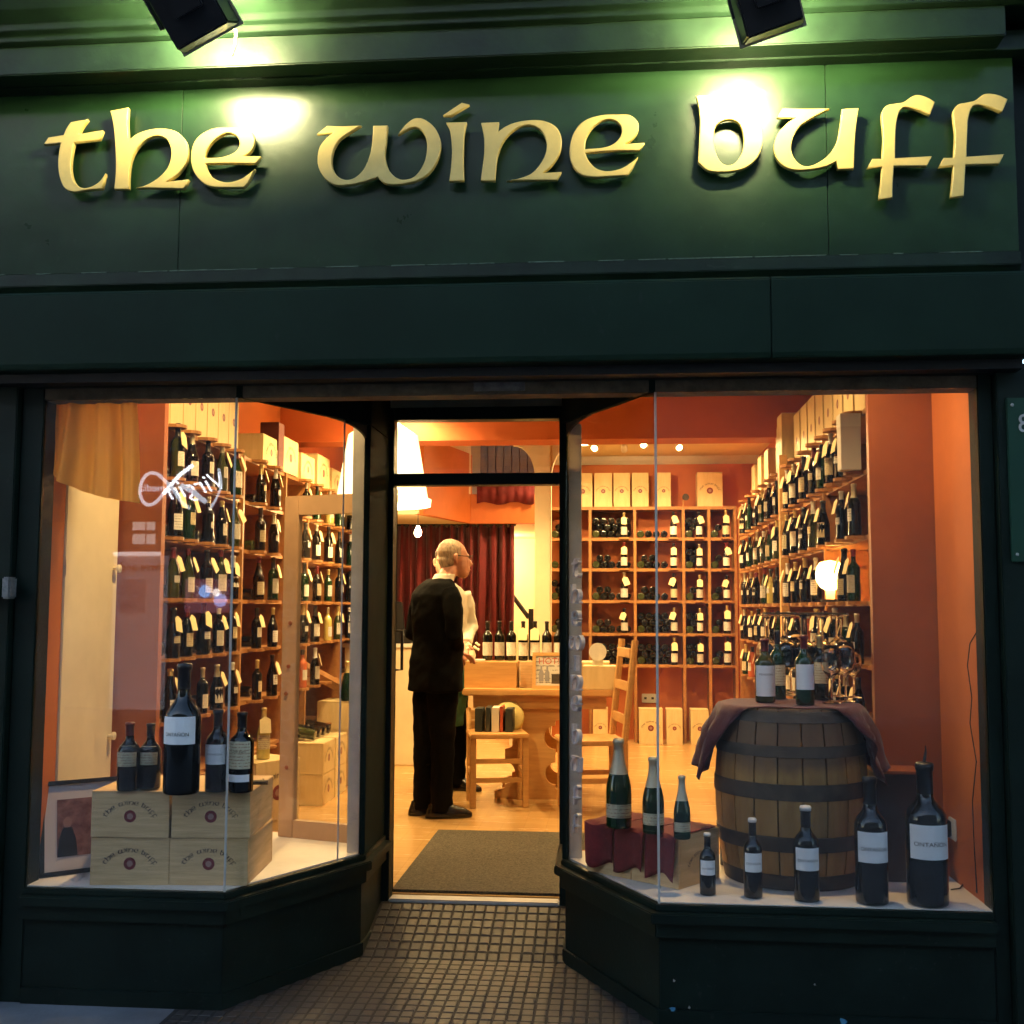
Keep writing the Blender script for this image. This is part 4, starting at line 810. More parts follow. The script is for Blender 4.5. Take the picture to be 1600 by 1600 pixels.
# crates on top of the side racks
for i in range(7):
    y = 1.12 + i * .165; crate('pine crate standing on top of the left rack, %s from the window' % ORD[i], (-2.24, y, 2.316), (.155, .26, .36), rz=R(90), m='crate2', text=False, sr=.022)
for i in range(5):
    y = 2.75 + i * .42; crate('pale crate lying on top of the left rack further back, %s' % ORD[i], (-2.22, y, 2.316), (.34, .26, .18 + .05 * (i % 2)), rz=R(90), m='crate2', arc=(.26, .1))
for i in range(8):
    y = 1.45 + i * .26; crate('pine crate standing on top of the right rack, %s from the window' % ORD[i], (1.30, y, 2.363), (.22, .24, .34), rz=R(-90), m='crate2', text=False, sr=.025)
for i, (y, h, x) in enumerate(((3.60, .38, 1.22), (3.95, .36, 1.26), (4.7, .30, 1.28), (5.1, .30, 1.28), (5.5, .28, 1.28))):
    crate('bright pale crate on the far part of the right rack, %s' % ORD[i], (x, y, 2.363), (.20, .2, h), rz=R(-90), m='crate2', text=False, sr=.02)
bx_ = thing('gift_box', 'dark red gift box with white panel on the left rack top', 'box', (-2.14, 2.92, 2.31)); 
MB().box((-.06, -.06, 0), (.06, .06, .30)).build('carton', mat('dark_red_card', (.10, .02, .02), .5), bx_, bevel=.002); MB().box((-.03, -.0625, .02), (.055, -.0605, .12)).build('panel', M['labelw'], bx_)
# ------------------------------------------------------------------ left window display
P0 = Vector((-1.884, .036, ZS)); P1 = Vector((-1.309, .086, ZS)); ca_ = math.atan2(P1.y - P0.y, P1.x - P0.x); cw = (P1 - P0).length / 2; chh = .166; cdp = .40
ax = Vector((math.cos(ca_), math.sin(ca_), 0)); ay = Vector((-ax.y, ax.x, 0))
for j in range(2):
    for i in range(2):
        c0 = P0 + ax * (cw * (i + .5)) + ay * (cdp / 2 + .002 * j); 
        crate('wooden wine crate with seal in the left window, %s of the %s pair' % (('lower', 'upper')[j], ('left', 'right')[i]), (c0.x, c0.y, ZS + j * (chh + .001)), (cw - .005, cdp, chh - .001), rz=ca_ + R((.6, -.5, -.8, .4)[2 * j + i]), arc=(cw * .72, .105), sr=.022, group='crates in the left window')
zt = ZS + 2 * chh + .003
def putb(px, py, z, ptop, label, wpx, **k):
    w = atz(px, py, z); dist = (w - CAM_POS).dot(CF); h = aty(px, ptop, w.y).z - w.z; st_ = k.get('style', 'bordeaux')
    wide = (wpx * dist / FPX) / (2 * PROF[st_][4][0] * h) if wpx else 1
    t = bottle(label, w, h, n=28, **k); t.scale = (h * wide, h * wide, h); return t
def aim(px): return math.atan2(px - 800, FPX) * 0
putb(200, 1234, zt, 1128, 'magnum with cream label at the left end on the window crates', 35, style='magnum', lab='labelc', larg=(.36, .66, 62), group='bottles on the window crates', cap='cap_r')
putb(233, 1232, zt, 1130, 'magnum with yellowed label, second from left on the window crates', 34, style='magnum', lab='labelc', larg=(.38, .66, 62), group='bottles on the window crates', cap='cap_k')
putb(283, 1239, zt, 1036, 'huge dark bottle with white label in the middle of the window crates', 56, style='magnum', lab='labelw', larg=(.385, .595, 62), group='bottles on the window crates', text='ONTAÑÓN', tsize=.040, tz=.46)
putb(338, 1236, zt, 1108, 'slim dark bottle with white label right of the huge bottle', 36, style='bordeaux', lab='labelw', larg=(.34, .58, 62), group='bottles on the window crates', text='ONTAÑÓN', tsize=.035)
b = putb(376, 1237, zt, 1112, 'dark bottle with two pale labels at the right end of window crates', 38, style='bordeaux', lab='labelc', larg=(.30, .64, 62), group='bottles on the window crates', text='Château', tsize=.05, tz=.52)
inst('lower_label', with_mat(bmesh_of('bordeaux', 'label', 28, (.14, .23, 58)), M['labelw']), b)
w = atz(403, 1228, zt); cs = thing('corkscrew', 'dark corkscrew lying beside the right bottle on the window crates', 'corkscrew', w)
MB().tube([(-.03, 0, .012), (.035, .01, .012)], .009, 10).build('handle', M['black'], cs); MB().tube([(.0 + .004 * math.cos(a), .006 + a * .004, .012 + .004 * math.sin(a)) for a in [k * .7 for k in range(22)]], .002, 6).build('worm', M['hoop'], cs)
# framed photograph leaning in the corner
fw, fh = .40, .345
fr = thing('picture_frame', 'black framed photograph leaning behind the crates at far left', 'picture', (-2.103, .105, ZS + .002), R(40)); fr.rotation_euler = (R(-9), 0, R(40))
for a, b_ in (((0, 0, 0), (fw, .018, .016)), ((0, 0, fh - .016), (fw, .018, fh)), ((0, .0005, .0165), (.016, .018, fh - .0165)), ((fw - .016, .0005, .0165), (fw, .018, fh - .0165))): MB().box(a, b_).build('moulding', M['black'], fr)
MB().box((.0165, .008, .0165), (fw - .0165, .014, fh - .0165)).build('mount', mat('picture_mount', (.62, .54, .52), .7), fr)
pm_ = mat('photo_print', (.10, .03, .03), .4, col2=(.34, .17, .15), vscale=22, stretch=(1, 1, 1.2)); MB().box((.062, .0062, .066), (fw - .06, .0078, fh - .07)).build('print', pm_, fr)
dk_ = mat('photo_dark_clothes', (.02, .022, .028), .4)
for x0, x1, s in ((.063, .135, .55), (.20, .30, .62)):
    pts = [(x0, .067), (x1, .067), (x1 - .005, .067 + .11 * s), ((x0 + x1) / 2 + .016, .067 + .19 * s), ((x0 + x1) / 2 - .016, .067 + .19 * s), (x0 + .005, .067 + .11 * s)]
    MB().prism(pts, .0052, .006, 'y').build('printed_figure', dk_, fr)
    MB().prism([((x0 + x1) / 2 + .016 * math.cos(a), .067 + .19 * s + .018 + .02 * math.sin(a)) for a in [k * math.pi / 6 for k in range(12)]], .0052, .006, 'y').build('printed_head', bpy.data.materials.get('photo_skin') or mat('photo_skin', (.34, .18, .15), .4), fr)
# cream cupboard door on the side wall
cdr = thing('cupboard_door', 'plain cream cupboard door on the left window side wall', 'door', (-2.1185, .215, .52))
MB().box((0, 0, 0), (.012, .46, 1.70)).build('leaf', M['cream'], cdr, bevel=.003)

for py in (887, 1152):
    k = atx(163, py, -2.10); MB().lathe([(0, .0), (.008, 0), (.008, .012), (.017, .018), (.017, .028), (0, .034)], 14).build('knob', M['cream'], cdr, loc=(.0125, .425, k.z - .52), smooth=40).rotation_euler = (0, R(90), 0)
MB().box((.0125, .0, 1.05), (.016, .010, 1.11)).build('hinge', M['cream'], cdr)
# ochre swag curtain
pts = [(74, 736), (92, 752), (128, 768), (165, 778), (190, 782), (216, 786)]
mb = MB(); nn = 60; yb = .06
def low(u):
    f = u * (len(pts) - 1); i = min(int(f), len(pts) - 2); f -= i; return (pts[i][0] * (1 - f) + pts[i + 1][0] * f, pts[i][1] * (1 - f) + pts[i + 1][1] * f)
for k in range(nn + 1):
    u = k / nn; lx, ly = low(u); b_ = aty(lx, ly, yb); a_ = aty(90 + (208 - 90) * u, 560, yb)
    fold = .020 * math.sin(u * 19 + .6 * math.sin(u * 7)) + .009 * math.sin(u * 43 + 1)
    for j in range(7):
        s = j / 6; p = a_.lerp(b_, s); mb.v.append((p.x, yb + fold * (.5 + .7 * s) + .02 * math.sin(s * 3), p.z))
for k in range(nn):
    for j in range(6): mb.f.append((7 * k + j, 7 * k + 7 + j, 7 * k + 8 + j, 7 * k + 1 + j)); mb.mi.append(0)
o = mb.build('swag_curtain', M['ochre'], smooth=True); tagit(o, 'ochre yellow swag curtain gathered at the top of the left window', 'curtain')
# glazed screen at the back of the left platform
sa = Vector((-1.462, .945, ZS)); sb = Vector((-1.06, .82, ZS)); an = math.atan2(sb.y - sa.y, sb.x - sa.x); sw = (sb - sa).length; shh = aty(452, 775, .93).z - ZS
sc_ = thing('display_screen', 'pale wooden framed glass screen behind the left display', 'screen', sa, an); tn = mat('screen_wood', (.50, .32, .18), .5, var=.12, vscale=6)
MB().box((0, 0, 0), (.075, .035, shh)).build('stile', tn, sc_, bevel=.003); MB().box((sw - .03, 0, 0), (sw, .035, shh)).build('stile', tn, sc_, bevel=.003)
MB().box((.0755, .001, shh - .085), (sw - .0305, .034, shh)).build('top_rail', tn, sc_); MB().box((.0755, .001, 0), (sw - .0305, .034, .075)).build('bottom_rail', tn, sc_)
MB().box((.0755, .015, .0755), (sw - .0305, .020, shh - .0855)).build('pane', M['clear'], sc_)
for z in (.30, .62, .74, .93): MB().lathe([(0, 0), (.010, 0), (.008, .004), (0, .004)], 10).build('knot', M['nib'], sc_, loc=(.035 + .01 * math.sin(z * 9), -.0006, z)).rotation_euler = (R(90), 0, 0)
# crate with a white wine bottle behind the display
w = aty(411, 1186, 1.75); cc = crate('crate with a pale top beside the left rack', (w.x - .02, 1.78, w.z - .30), (.30, .26, .30), rz=R(60), m='crate2'); crate('crate under the pale topped crate beside the left rack', (w.x - .02, 1.78, ZF), (.30, .26, w.z - .302 - ZF), rz=R(60), m='crate2', text=False)
bottle('white wine bottle standing on the crate beside the left rack', (w.x, 1.75, w.z + .001), aty(411, 1106, 1.75).z - w.z, 'burgundy', 'glasswh', 'labelc', 'cap_g', rz=R(30), tag=1, group='loose bottles')
# crate stacks by the left rack, bottles on them
for i, (y, z) in enumerate(((3.44, 0), (3.44, 1), (3.78, 0), (3.78, 1), (4.28, 0), (4.28, 1), (4.28, 2))):
    crate('pale crate in the floor stack by the left rack, %s' % ['nearest pile, bottom', 'nearest pile, top', 'second pile, bottom', 'second pile, top', 'tall pile, bottom', 'tall pile, middle', 'tall pile, top'][i], (-2.0 - (.03 if y < 4 else -.02), y, ZF + z * .20), (.30, .32, .199), rz=R(90), m='crate2', arc=(.25, .10), sr=.025)
crate('pale crate on the floor beyond the tall pile', (-1.96, 5.0, ZF), (.30, .32, .22), rz=R(90), m='crate2', arc=(.25, .1)); crate('pale crate with flat top above the far floor crate', (-1.96, 5.0, ZF + .221), (.30, .32, .24), rz=R(90), m='crate2', arc=(.25, .1))
for i in range(4): lying('bottle lying across the near crate piles, %s' % ORD[i], (-1.96, 3.42 + i * .13, ZF + .437), (0, R(-80), 0), .27, i, 'loose bottles')
for i in range(3): bottle('sparkling bottle with pale medallion on the tall crate pile, %s from window' % ORD[i], (-1.93, 4.17 + i * .115, ZF + .601), .29, 'champagne', 'glassgr', 'labelc', 'cap_g', rz=R(80), larg=(.12, .36, 45), group='loose bottles', capz=.7)
pr = thing('wooden_rail', 'sloping orange wooden handrail in front of the left rack', 'rail', (-1.85, 4.1, ZF)); a_ = aty(470, 1040, 3.9) - Vector(pr.location); b_ = aty(556, 1086, 4.6) - Vector(pr.location)
MB().tube([a_, b_], [(.03, .045), (.03, .045)], 4).build('rail', M['rack'], pr); MB().box((b_.x - .03, b_.y - .03, 0), (b_.x + .03, b_.y + .03, b_.z)).build('post', M['rack'], pr); MB().box((a_.x - .02, a_.y - .02, 0), (a_.x + .02, a_.y + .02, a_.z)).build('post', M['rack'], pr)
# ------------------------------------------------------------------ right window display
for i, (px, py, pt_, wp) in enumerate(((1106, 1397, 1302, 25), (1177, 1401, 1279, 29), (1261, 1406, 1260, 39), (1363, 1410, 1213, 50), (1450, 1412, 1191, 63))):
    nm = ['smallest dark bottle with white label at the left of the window row', 'second smallest bottle in the ascending row at the right window', 'middle bottle of the ascending row in front of the barrel', 'second largest bottle of the ascending row beside the barrel', 'largest dark bottle with white label at the right of the window row'][i]
    b = putb(px, py, ZS + .001, pt_, nm, wp, style='bordeaux', glass='glassdk', lab='labelw', larg=(.335, .575, 62), group='ascending row of bottles', cap=('cap_k' if i > 2 else 'cap_k'), text='ONTAÑÓN', tsize=.042, tz=.44, capz=.78)
    if i < 3: MB().lathe([(0, .955), (.057, .957), (.06, .985), (.05, 1.008), (0, 1.012)], 20).build('white_wax_cap', M['cap_w'], b, smooth=True)
    if i == 4: MB().tube([(0, 0, 1.0), (.01, 0, 1.06), (.012, 0, 1.12)], [.012, .008, .003], 8).build('pourer', M['black'], b)
a0, a1 = Vector((-.105, .448, 0)), Vector((.232, .179, 0)); an = math.atan2(a1.y - a0.y, a1.x - a0.x); ln = (a1 - a0).length; ux = (a1 - a0).normalized(); uy = Vector((-ux.y, ux.x, 0)); ch = .184
for i in range(2):
    c0 = a0 + ux * (ln * (i + .5) / 2) + uy * .135; crate('%s crate under the burgundy cloth in the right window' % ('left', 'right')[i], (c0.x, c0.y, ZS), (ln / 2 - .004, .262, ch), rz=an, text=False, seal=False, group='crates in the right window')
me = arc_me(.16, .07); o = inst('lettering', me, bpy.data.objects[[q.name for q in bpy.data.objects if q.get('label', '') == 'right crate under the burgundy cloth in the right window'][0]], (ln / 4 - .001, 0, ch * .20), (0, 0, R(90)))
cl = thing('burgundy_cloths', 'three burgundy napkins draped over the crates under the sparkling bottles', 'cloth', (a0.x, a0.y, ZS + ch), an)
for k in range(3):
    x0 = ln * k / 3 + .004; x1 = ln * (k + 1) / 3 - .002; mb = MB(); nx, nyy = 10, 22
    for i in range(nx + 1):
        u = i / nx
        for j in range(nyy + 1):
            s = j / nyy * (.27 + .15 + .014 * math.sin(u * 5 + k) - .006); x = x0 + (x1 - x0) * u
            if s < .262: p = (x, .262 - s, .004 + .0015 * math.sin(i * 2 + j))
            else:
                q = s - .262; p = (x + .02 * (u - .5) * -q * 4, -.006 - .012 * math.sin(u * 6 + k) * q / .15 - .004, .004 - q)
            mb.v.append(p)
    for i in range(nx):
        for j in range(nyy): mb.f.append((i * (nyy + 1) + j, (i + 1) * (nyy + 1) + j, (i + 1) * (nyy + 1) + j + 1, i * (nyy + 1) + j + 1)); mb.mi.append(0)
    o = mb.build('napkin', M['napkin'], cl, smooth=40); o.modifiers.new('s', 'SOLIDIFY').thickness = .002
for i, (px, py, pt_, wp) in enumerate(((967, 1292, 1153, 40), (1021, 1301, 1182, 34), (1066, 1310, 1211, 26))):
    b = putb(px, py, ZS + ch + .007, pt_, '%s sparkling wine bottle on the burgundy cloth' % ('tallest', 'middle', 'smallest')[i], wp, style='champagne', glass='glassgr', lab='labelc', larg=(.12, .27, 70), group='sparkling bottles', cap='foil', capz=.60)
# barrel
BC = Vector((.672, .445, ZS + .001)); bz = aty(1245, 1106, .30).z - ZS; bh = bz
def br_(z): f = z / bh * 2 - 1; return .246 + .036 * (1 - f * f)
bar = thing('barrel', 'old oak wine barrel with dark iron hoops in the right window', 'barrel', BC)
ns = 20
for k in range(ns):
    g0 = 2 * math.pi * k / ns + .010; g1 = 2 * math.pi * (k + 1) / ns - .010; mb = MB(); nz = 12; pro = [(br_(bh * q / nz), bh * q / nz) for q in range(nz + 1)]
    kk = 3
    for r_, z_ in pro:
        for i in range(kk + 1): a = g0 + (g1 - g0) * i / kk; mb.v.append((r_ * math.cos(a), r_ * math.sin(a), z_))
        for i in range(kk + 1): a = g1 + (g0 - g1) * i / kk; mb.v.append(((r_ - .02) * math.cos(a), (r_ - .02) * math.sin(a), z_))
    q = 2 * (kk + 1)
    for j in range(nz):
        for i in range(q): mb.f.append((j * q + i, j * q + (i + 1) % q, (j + 1) * q + (i + 1) % q, (j + 1) * q + i)); mb.mi.append(0)
    mb.f += [tuple(range(q))[::-1], tuple(range(nz * q, (nz + 1) * q))]; mb.mi += [0, 0]
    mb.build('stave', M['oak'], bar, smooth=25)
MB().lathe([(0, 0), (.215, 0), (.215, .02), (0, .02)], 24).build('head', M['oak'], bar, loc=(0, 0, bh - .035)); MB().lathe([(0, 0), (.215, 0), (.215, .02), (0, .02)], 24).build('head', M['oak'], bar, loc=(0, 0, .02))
for f0, f1 in ((.0, .085), (.215, .30), (.50, .59), (.735, .80), (.925, .99)):
    z0, z1 = f0 * bh, f1 * bh; MB().lathe([(br_(z0) + .0005, z0), (br_(z0) + .004, z0 + .001), (br_(z1) + .004, z1 - .001), (br_(z1) + .0005, z1)], 48).build('hoop', M['hoop'], bar, smooth=30)
# burgundy runner over the barrel
mb = MB(); nx, nyy = 60, 16; Lr, Wr = 1.02, .42; top = bh + .004; Rb = br_(bh) + .012
for i in range(nx + 1):
    for j in range(nyy + 1):
        u = (i / nx - .5) * Lr; v = (j / nyy - .5) * Wr; r_ = math.hypot(u, v); a = math.atan2(v, u)
        if r_ <= Rb: p = Vector((u, v, top + .0015 * math.sin(u * 31 + v * 13) + .0015))
        else:
            e = r_ - Rb; rr = Rb + .014 + e * .28 + (.026 * math.sin(a * 9 + .5) + .014 * math.sin(a * 23 + e * 14)) * min(1, e / .10); p = Vector((rr * math.cos(a), rr * math.sin(a), top - e * .95))
        mb.v.append(tuple(p))
for i in range(nx):
    for j in range(nyy): mb.f.append((i * (nyy + 1) + j, (i + 1) * (nyy + 1) + j, (i + 1) * (nyy + 1) + j + 1, i * (nyy + 1) + j + 1)); mb.mi.append(0)
rn = mb.build('barrel_cloth', M['cloth'], smooth=True, loc=BC); rn.rotation_euler = (0, 0, R(-6)); rn.modifiers.new('s', 'SOLIDIFY').thickness = .003; tagit(rn, 'dark burgundy cloth draped over the barrel top, hanging at both sides', 'cloth')
zb = ZS + bh + .0095
putb(1196, 1097, zb, 998, 'bottle with large white label standing left on the barrel', 31, style='bordeaux', glass='glassol', lab='labelw', larg=(.10, .58, 68), cap='cap_r', group='bottles on the barrel', text='PENDÓN', tsize=.045, tz=.44)
putb(1258, 1101, zb, 992, 'green bottle with white label standing in the middle of the barrel', 29, style='bordeaux', glass='glassgr', lab='labelw', larg=(.22, .58, 68), cap='cap_r', group='bottles on the barrel')
putb(1216, 1092, zb, 985, 'green bottle half hidden between the two front bottles on the barrel', 24, style='bordeaux', glass='glassgr', lab='labelc', larg=(.2, .5, 60), cap='cap_k', group='bottles on the barrel')
putb(1283, 1093, zb, 992, 'dark bottle with cream label right of the green bottle on the barrel', 24, style='bordeaux', glass='glassdk', lab='labelc', larg=(.25, .58, 60), cap='cap_g', group='bottles on the barrel')
gl_me = MB().lathe([(0, .0), (.036, .0), (.034, .003), (.006, .008), (.004, .02), (.004, .085), (.010, .095), (.030, .115), (.039, .145), (.036, .18), (.029, .215), (.0275, .215), (.034, .18), (.037, .145), (.028, .117), (.0, .100)], 20).mesh('bowl_and_stem'); gl_me.materials.append(mat('wine_glass', (1, 1, 1), .0, trans=1.0, ior=1.45)); gl_me.shade_smooth()
for i, (px, py, s) in enumerate(((1300, 1098, 1.0), (1322, 1096, 1.05), (1312, 1088, .95), (1236, 1086, 1.1), (1334, 1090, .9), (1246, 1082, 1.2))):
    w = atz(px, py, zb); g = thing('wine_glass', 'clear wine glass on the barrel, %s' % ['nearest at the right', 'tall one at the right edge', 'behind the two right glasses', 'behind the middle bottles', 'furthest right at the rim', 'tall one at the back'][i], 'glass', w, 0, 'wine glasses', s); inst('bowl_and_stem', gl_me, g)
gs = thing('glass_stand', 'stand of upside down wine glasses behind the barrel', 'glass stand', (.78, .73, ZS)); gz = aty(1270, 960, .73).z - ZS
MB().box((-.01, -.01, 0), (.01, .01, gz)).build('stem', M['hoop'], gs); MB().box((-.16, -.05, gz), (.16, .05, gz + .008)).build('rail', M['hoop'], gs); MB().lathe([(0, 0), (.11, 0), (.11, .01), (0, .012)], 24).build('foot', M['hoop'], gs)
for i in range(5):
    for j in (-1, 1): inst('hanging_glass', gl_me, gs, (-.15 + i * .072, j * .042, gz - .002), (R(180), 0, 0), (.98, .98, .98))
w = atz(1122, 1318, ZS); bottle('dark bottle tucked behind the barrel at its left', (w.x, .60, ZS), .24, n=20, group='loose bottles', lab=None)
bx2 = thing('dark_box', 'tall dark box behind the two largest bottles', 'box', (1.06, .46, ZS)); MB().box((-.085, -.08, 0), (.085, .08, .39)).build('carton', mat('dark_card', (.035, .018, .013), .6, var=.2), bx2, bevel=.004); MB().box((-.087, -.082, .391), (.087, .082, .402)).build('lid', M['nib'], bx2)
# socket, adaptor and cable on the orange reveal
sk = thing('plug_socket', 'white socket with black adaptor low on the right orange wall', 'socket', atx(1490, 1295, 1.2655)); MB().box((-.008, -.04, -.04), (0, .04, .04)).build('plate', M['plastic'], sk, bevel=.003); MB().box((-.05, -.005, -.03), (-.0085, .05, .03)).build('adaptor', M['black'], sk, bevel=.004)
tagit(MB().tube([atx(x, y, 1.262) for x, y in ((1528, 985), (1516, 1005), (1512, 1040), (1519, 1090), (1516, 1130), (1526, 1190), (1520, 1250), (1522, 1310))] + [Vector((1.260, atx(1522, 1310, 1.262).y - .02, ZS + .02))] + [atz(x, y, ZS + .006) for x, y in ((1512, 1372), (1500, 1388), (1486, 1390))], .0028, 6).build('wall_cable', M['cable'], smooth=True), 'thin dark cable running down the right orange wall to the platform', 'cable')
# shop name stacked down the right corner trim
vs = thing('vertical_lettering', 'grey letters of the shop name stacked down the angled right window', 'lettering', (RR[0], RR[1], 1.0)); dirn = Vector((RC[0] - RR[0], RC[1] - RR[1], 0)).normalized(); nrm = Vector((-dirn.y, dirn.x, 0)); gm_ = mat('grey_lettering', (.66, .64, .66), .5, var=.2, vscale=30)
ys_ = {0: 888, 1: 928, 2: 966, 3: 1004, 4: 1036, 6: 1066, 7: 1098, 8: 1146, 9: 1192, 10: 1240, 11: 1284}
for gi, py in ys_.items():
    ch_, con = GLYPHS[gi]; xs = [p[0] for k in con for p in k]; zs_ = [p[1] for k in con for p in k]; s = .062 / (max(zs_) - min(zs_)) if gi not in (0, 1, 8, 10, 11) else .08 / (max(zs_) - min(zs_)); cx, cz = (min(xs) + max(xs)) / 2, (min(zs_) + max(zs_)) / 2
    me = outline_mesh([[((p[0] - cx) * s, (p[1] - cz) * s) for p in k] for k in con], 'letter', .009); k0 = .078; base = Vector((RR[0], RR[1], 0)) + dirn * k0 + nrm * .013; zz = aty(922, py, RR[1] - .03).z
    face_text(me, lambda q: base + dirn * q.x + nrm * (-q.z) + Vector((0, 0, zz + q.y)) - Vector(vs.location)); link('letter', me, gm_, vs)
# ------------------------------------------------------------------ mat, table, chairs in the shop
mt = tagit(MB().box((-1.0, 1.17, ZF + .0005), (-.02, 2.55, ZF + .012)).build('door_mat', M['mat'], bevel=.003), 'large grey brown door mat inside the threshold', 'mat')
tb = thing('pine_table', 'heavy pine table with shaped plank ends behind the man', 'table', (-.48, 4.0, ZF)); EO = -.075; tz = .735
MB().box((-.53, -.38, tz - .045), (.50, .38, tz)).build('top', M['pinex'], tb, bevel=.008); MB().box((-.46, -.33, tz - .13), (.44, -.30, tz - .0455)).build('apron_rail', M['pinex'], tb)
def endp(y):
    pr_ = [(.24, 0), (.24, .05), (.17, .07)] + [(.17 - .07 * math.sin(a), .17 - .075 * math.cos(a)) for a in [R(k * 18) for k in range(0, 11)]] + [(.17, .30)] + [(.17 - .075 * math.sin(a), .41 - .08 * math.cos(a)) for a in [R(k * 18) for k in range(0, 11)]] + [(.17, .52), (.24, .54), (.24, tz - .132)]
    pl = [(x + EO, z) for x, z in pr_] + [(EO - x, z) for x, z in pr_[::-1]]
    return MB().prism(pl, y, y + .045, 'y')
endp(-.30).build('end_panel', M['pine'], tb); endp(.26).build('end_panel', M['pine'], tb)
def chair(label, loc, rz, sh, bh_, w=.40):
    t = thing('pine_chair', label, 'chair', loc, rz, 'pine chairs')
    for sx in (-1, 1):
        MB().box((sx * w / 2 - .02, -w / 2, 0), (sx * w / 2 + .02, -w / 2 + .04, sh - .03)).build('leg', M['pine'], t, bevel=.004)
        mb = MB().tube([(sx * w / 2, w / 2 - .02, 0), (sx * w / 2, w / 2 - .02, sh), (sx * w / 2, w / 2 + .05, bh_)], [(.018, .022)] * 3, 8); mb.build('back_post', M['pine'], t)
    MB().box((-w / 2 - .02, -w / 2 - .02, sh - .0295), (w / 2 + .02, w / 2 + .0, sh)).build('seat', M['pinex'], t, bevel=.006)
    for z in (.16, .28): MB().box((-w / 2 + .021, -w / 2 + .008, z), (w / 2 - .021, -w / 2 + .03, z + .03)).build('stretcher', M['pinex'], t)
    for sx in (-1, 1): MB().box((sx * w / 2 - .012, -w / 2 + .041, .2), (sx * w / 2 + .012, w / 2 - .041, .23)).build('stretcher', M['pinex'], t)
    n_ = 3 if bh_ - sh > .3 else 2
    for i in range(n_):
        f = (i + .7) / n_; z = sh + (bh_ - sh) * f - .05; MB().box((-w / 2 + .01, w / 2 + .05 * f - .03, z), (w / 2 - .01, w / 2 + .05 * f - .012, z + .06)).build('back_slat', M['pinex'], t, bevel=.004)
    return t
chair('pine chair pushed against the left end of the table', (-.76, 3.50, ZF), R(12), .47, .60, .34)
chair('tall ladder backed pine chair right of the table', (-.13, 3.30, ZF), R(-78), .46, 1.08, .38)
for i, (x, w_, h_, mm) in enumerate(((-.90, .05, .2, 'book2'), (-.83, .03, .21, 'book2'), (-.79, .05, .21, 'book3'), (-.735, .02, .22, 'book1'), (-.70, .05, .2, 'book2'))):
    o = MB().box((0, 0, 0), (w_, .16, h_ * .75)).build('book', M[mm], bevel=.002, loc=(x, 3.44, ZF + .4705)); tagit(o, '%s standing on the chair seat, %s from the left' % ({'book1': 'red book', 'book2': 'dark book', 'book3': 'white book'}[mm], ORD[i]), 'book', 'books on the chair')
w = aty(795, 1120, 3.62); cu_ = tagit(MB().lathe([(0, -.03), (.09, -.025), (.105, 0), (.09, .025), (0, .03)], 24).build('round_cushion', mat('yellow_cushion', (.62, .52, .2), .8), smooth=True, loc=(w.x, 3.63, w.z)), 'round yellow cushion leaning on the chair beside the books', 'cushion'); cu_.rotation_euler = (R(75), 0, .2)
tt = ZF + tz + .001
crate('dark pine crate with knots on the table beside the man', (-.83, 3.86, tt), (.36, .26, .175), m='pinex', text=False, seal=False); crate('pale crate on the table behind the poster frame', (-.50, 3.92, tt), (.26, .26, .175), m='crate', text=False, seal=False); crate('hidden end crate on the table at the right', (-.18, 3.95, tt), (.32, .26, .175), m='crate', text=False, seal=False)
for i in range(7):
    x = aty(762 + i * 18.5, 1000, 3.94).x; bottle('dark bottle with wide cream label in the table row, %s from the left' % ORD[i], (x, 3.94, tt + .178), .275, 'bordeaux', 'glassdk', 'label', 'cap_k', larg=(.12, .46, 85), group='bottles in a row on the table', n=16, tag=(1 if i in (3, 4) else 0))
pf = thing('poster_frame', 'pine framed notice leaning against the crates on the table', 'picture', (aty(831, 1070, 3.66).x, 3.70, tt)); pf.rotation_euler = (R(-8), 0, 0); fw, fh = .30, .245
for a, b_ in (((0, 0, 0), (fw, .016, .022)), ((0, 0, fh - .022), (fw, .016, fh)), ((0, .0005, .0225), (.022, .016, fh - .0225)), ((fw - .022, .0005, .0225), (fw, .016, fh - .0225))): MB().box(a, b_).build('moulding', M['pine'], pf)
MB().box((.0225, .006, .0225), (fw - .0225, .01, fh - .0225)).build('paper', M['label'], pf)
me = text_mesh('HOT!!', .06, 'lettering'); face_text(me, lambda q: Vector((q.x, -q.z, q.y))); link('lettering', me, M['book1'], pf, loc=(.12, .0055, .185))
for x in (.06, .10): MB().prism([(x - .016, .05), (x + .016, .05), (x + .016, .11), (x + .006, .13), (x + .006, .155), (x - .006, .155), (x - .006, .13), (x - .016, .11)], .005, .0057, 'y').build('printed_bottle', mat('print_grey', (.25, .24, .26), .6), pf)
MB().box((.13, .005, .035), (.2, .0057, .10)).build('printed_block', M['hoop'], pf)
pl_ = tagit(MB().box((-.07, -.06, 0), (.07, .06, .012)).build('white_tray', M['white'], bevel=.003, loc=(aty(742, 1024, 3.85).x, 3.84, tt + .1765)), 'small white tray on the dark pine crate beside the man', 'tray')
fd = thing('flower_posy', 'pale dried flower posy standing on the white tray', 'flowers', (aty(736, 1024, 3.84).x, 3.84, tt + .189)); rf = random.Random(2)
MB().lathe([(0, 0), (.03, 0), (.035, .03), (.025, .06), (.0, .06)], 12).build('vase', M['cream'], fd)
for k in range(12): MB().lathe([(0, -.012), (.013, 0), (0, .012)], 6).build('petal_head', M['cream'], fd, loc=(rf.gauss(0, .022), rf.gauss(0, .02), .065 + .06 * rf.random()))
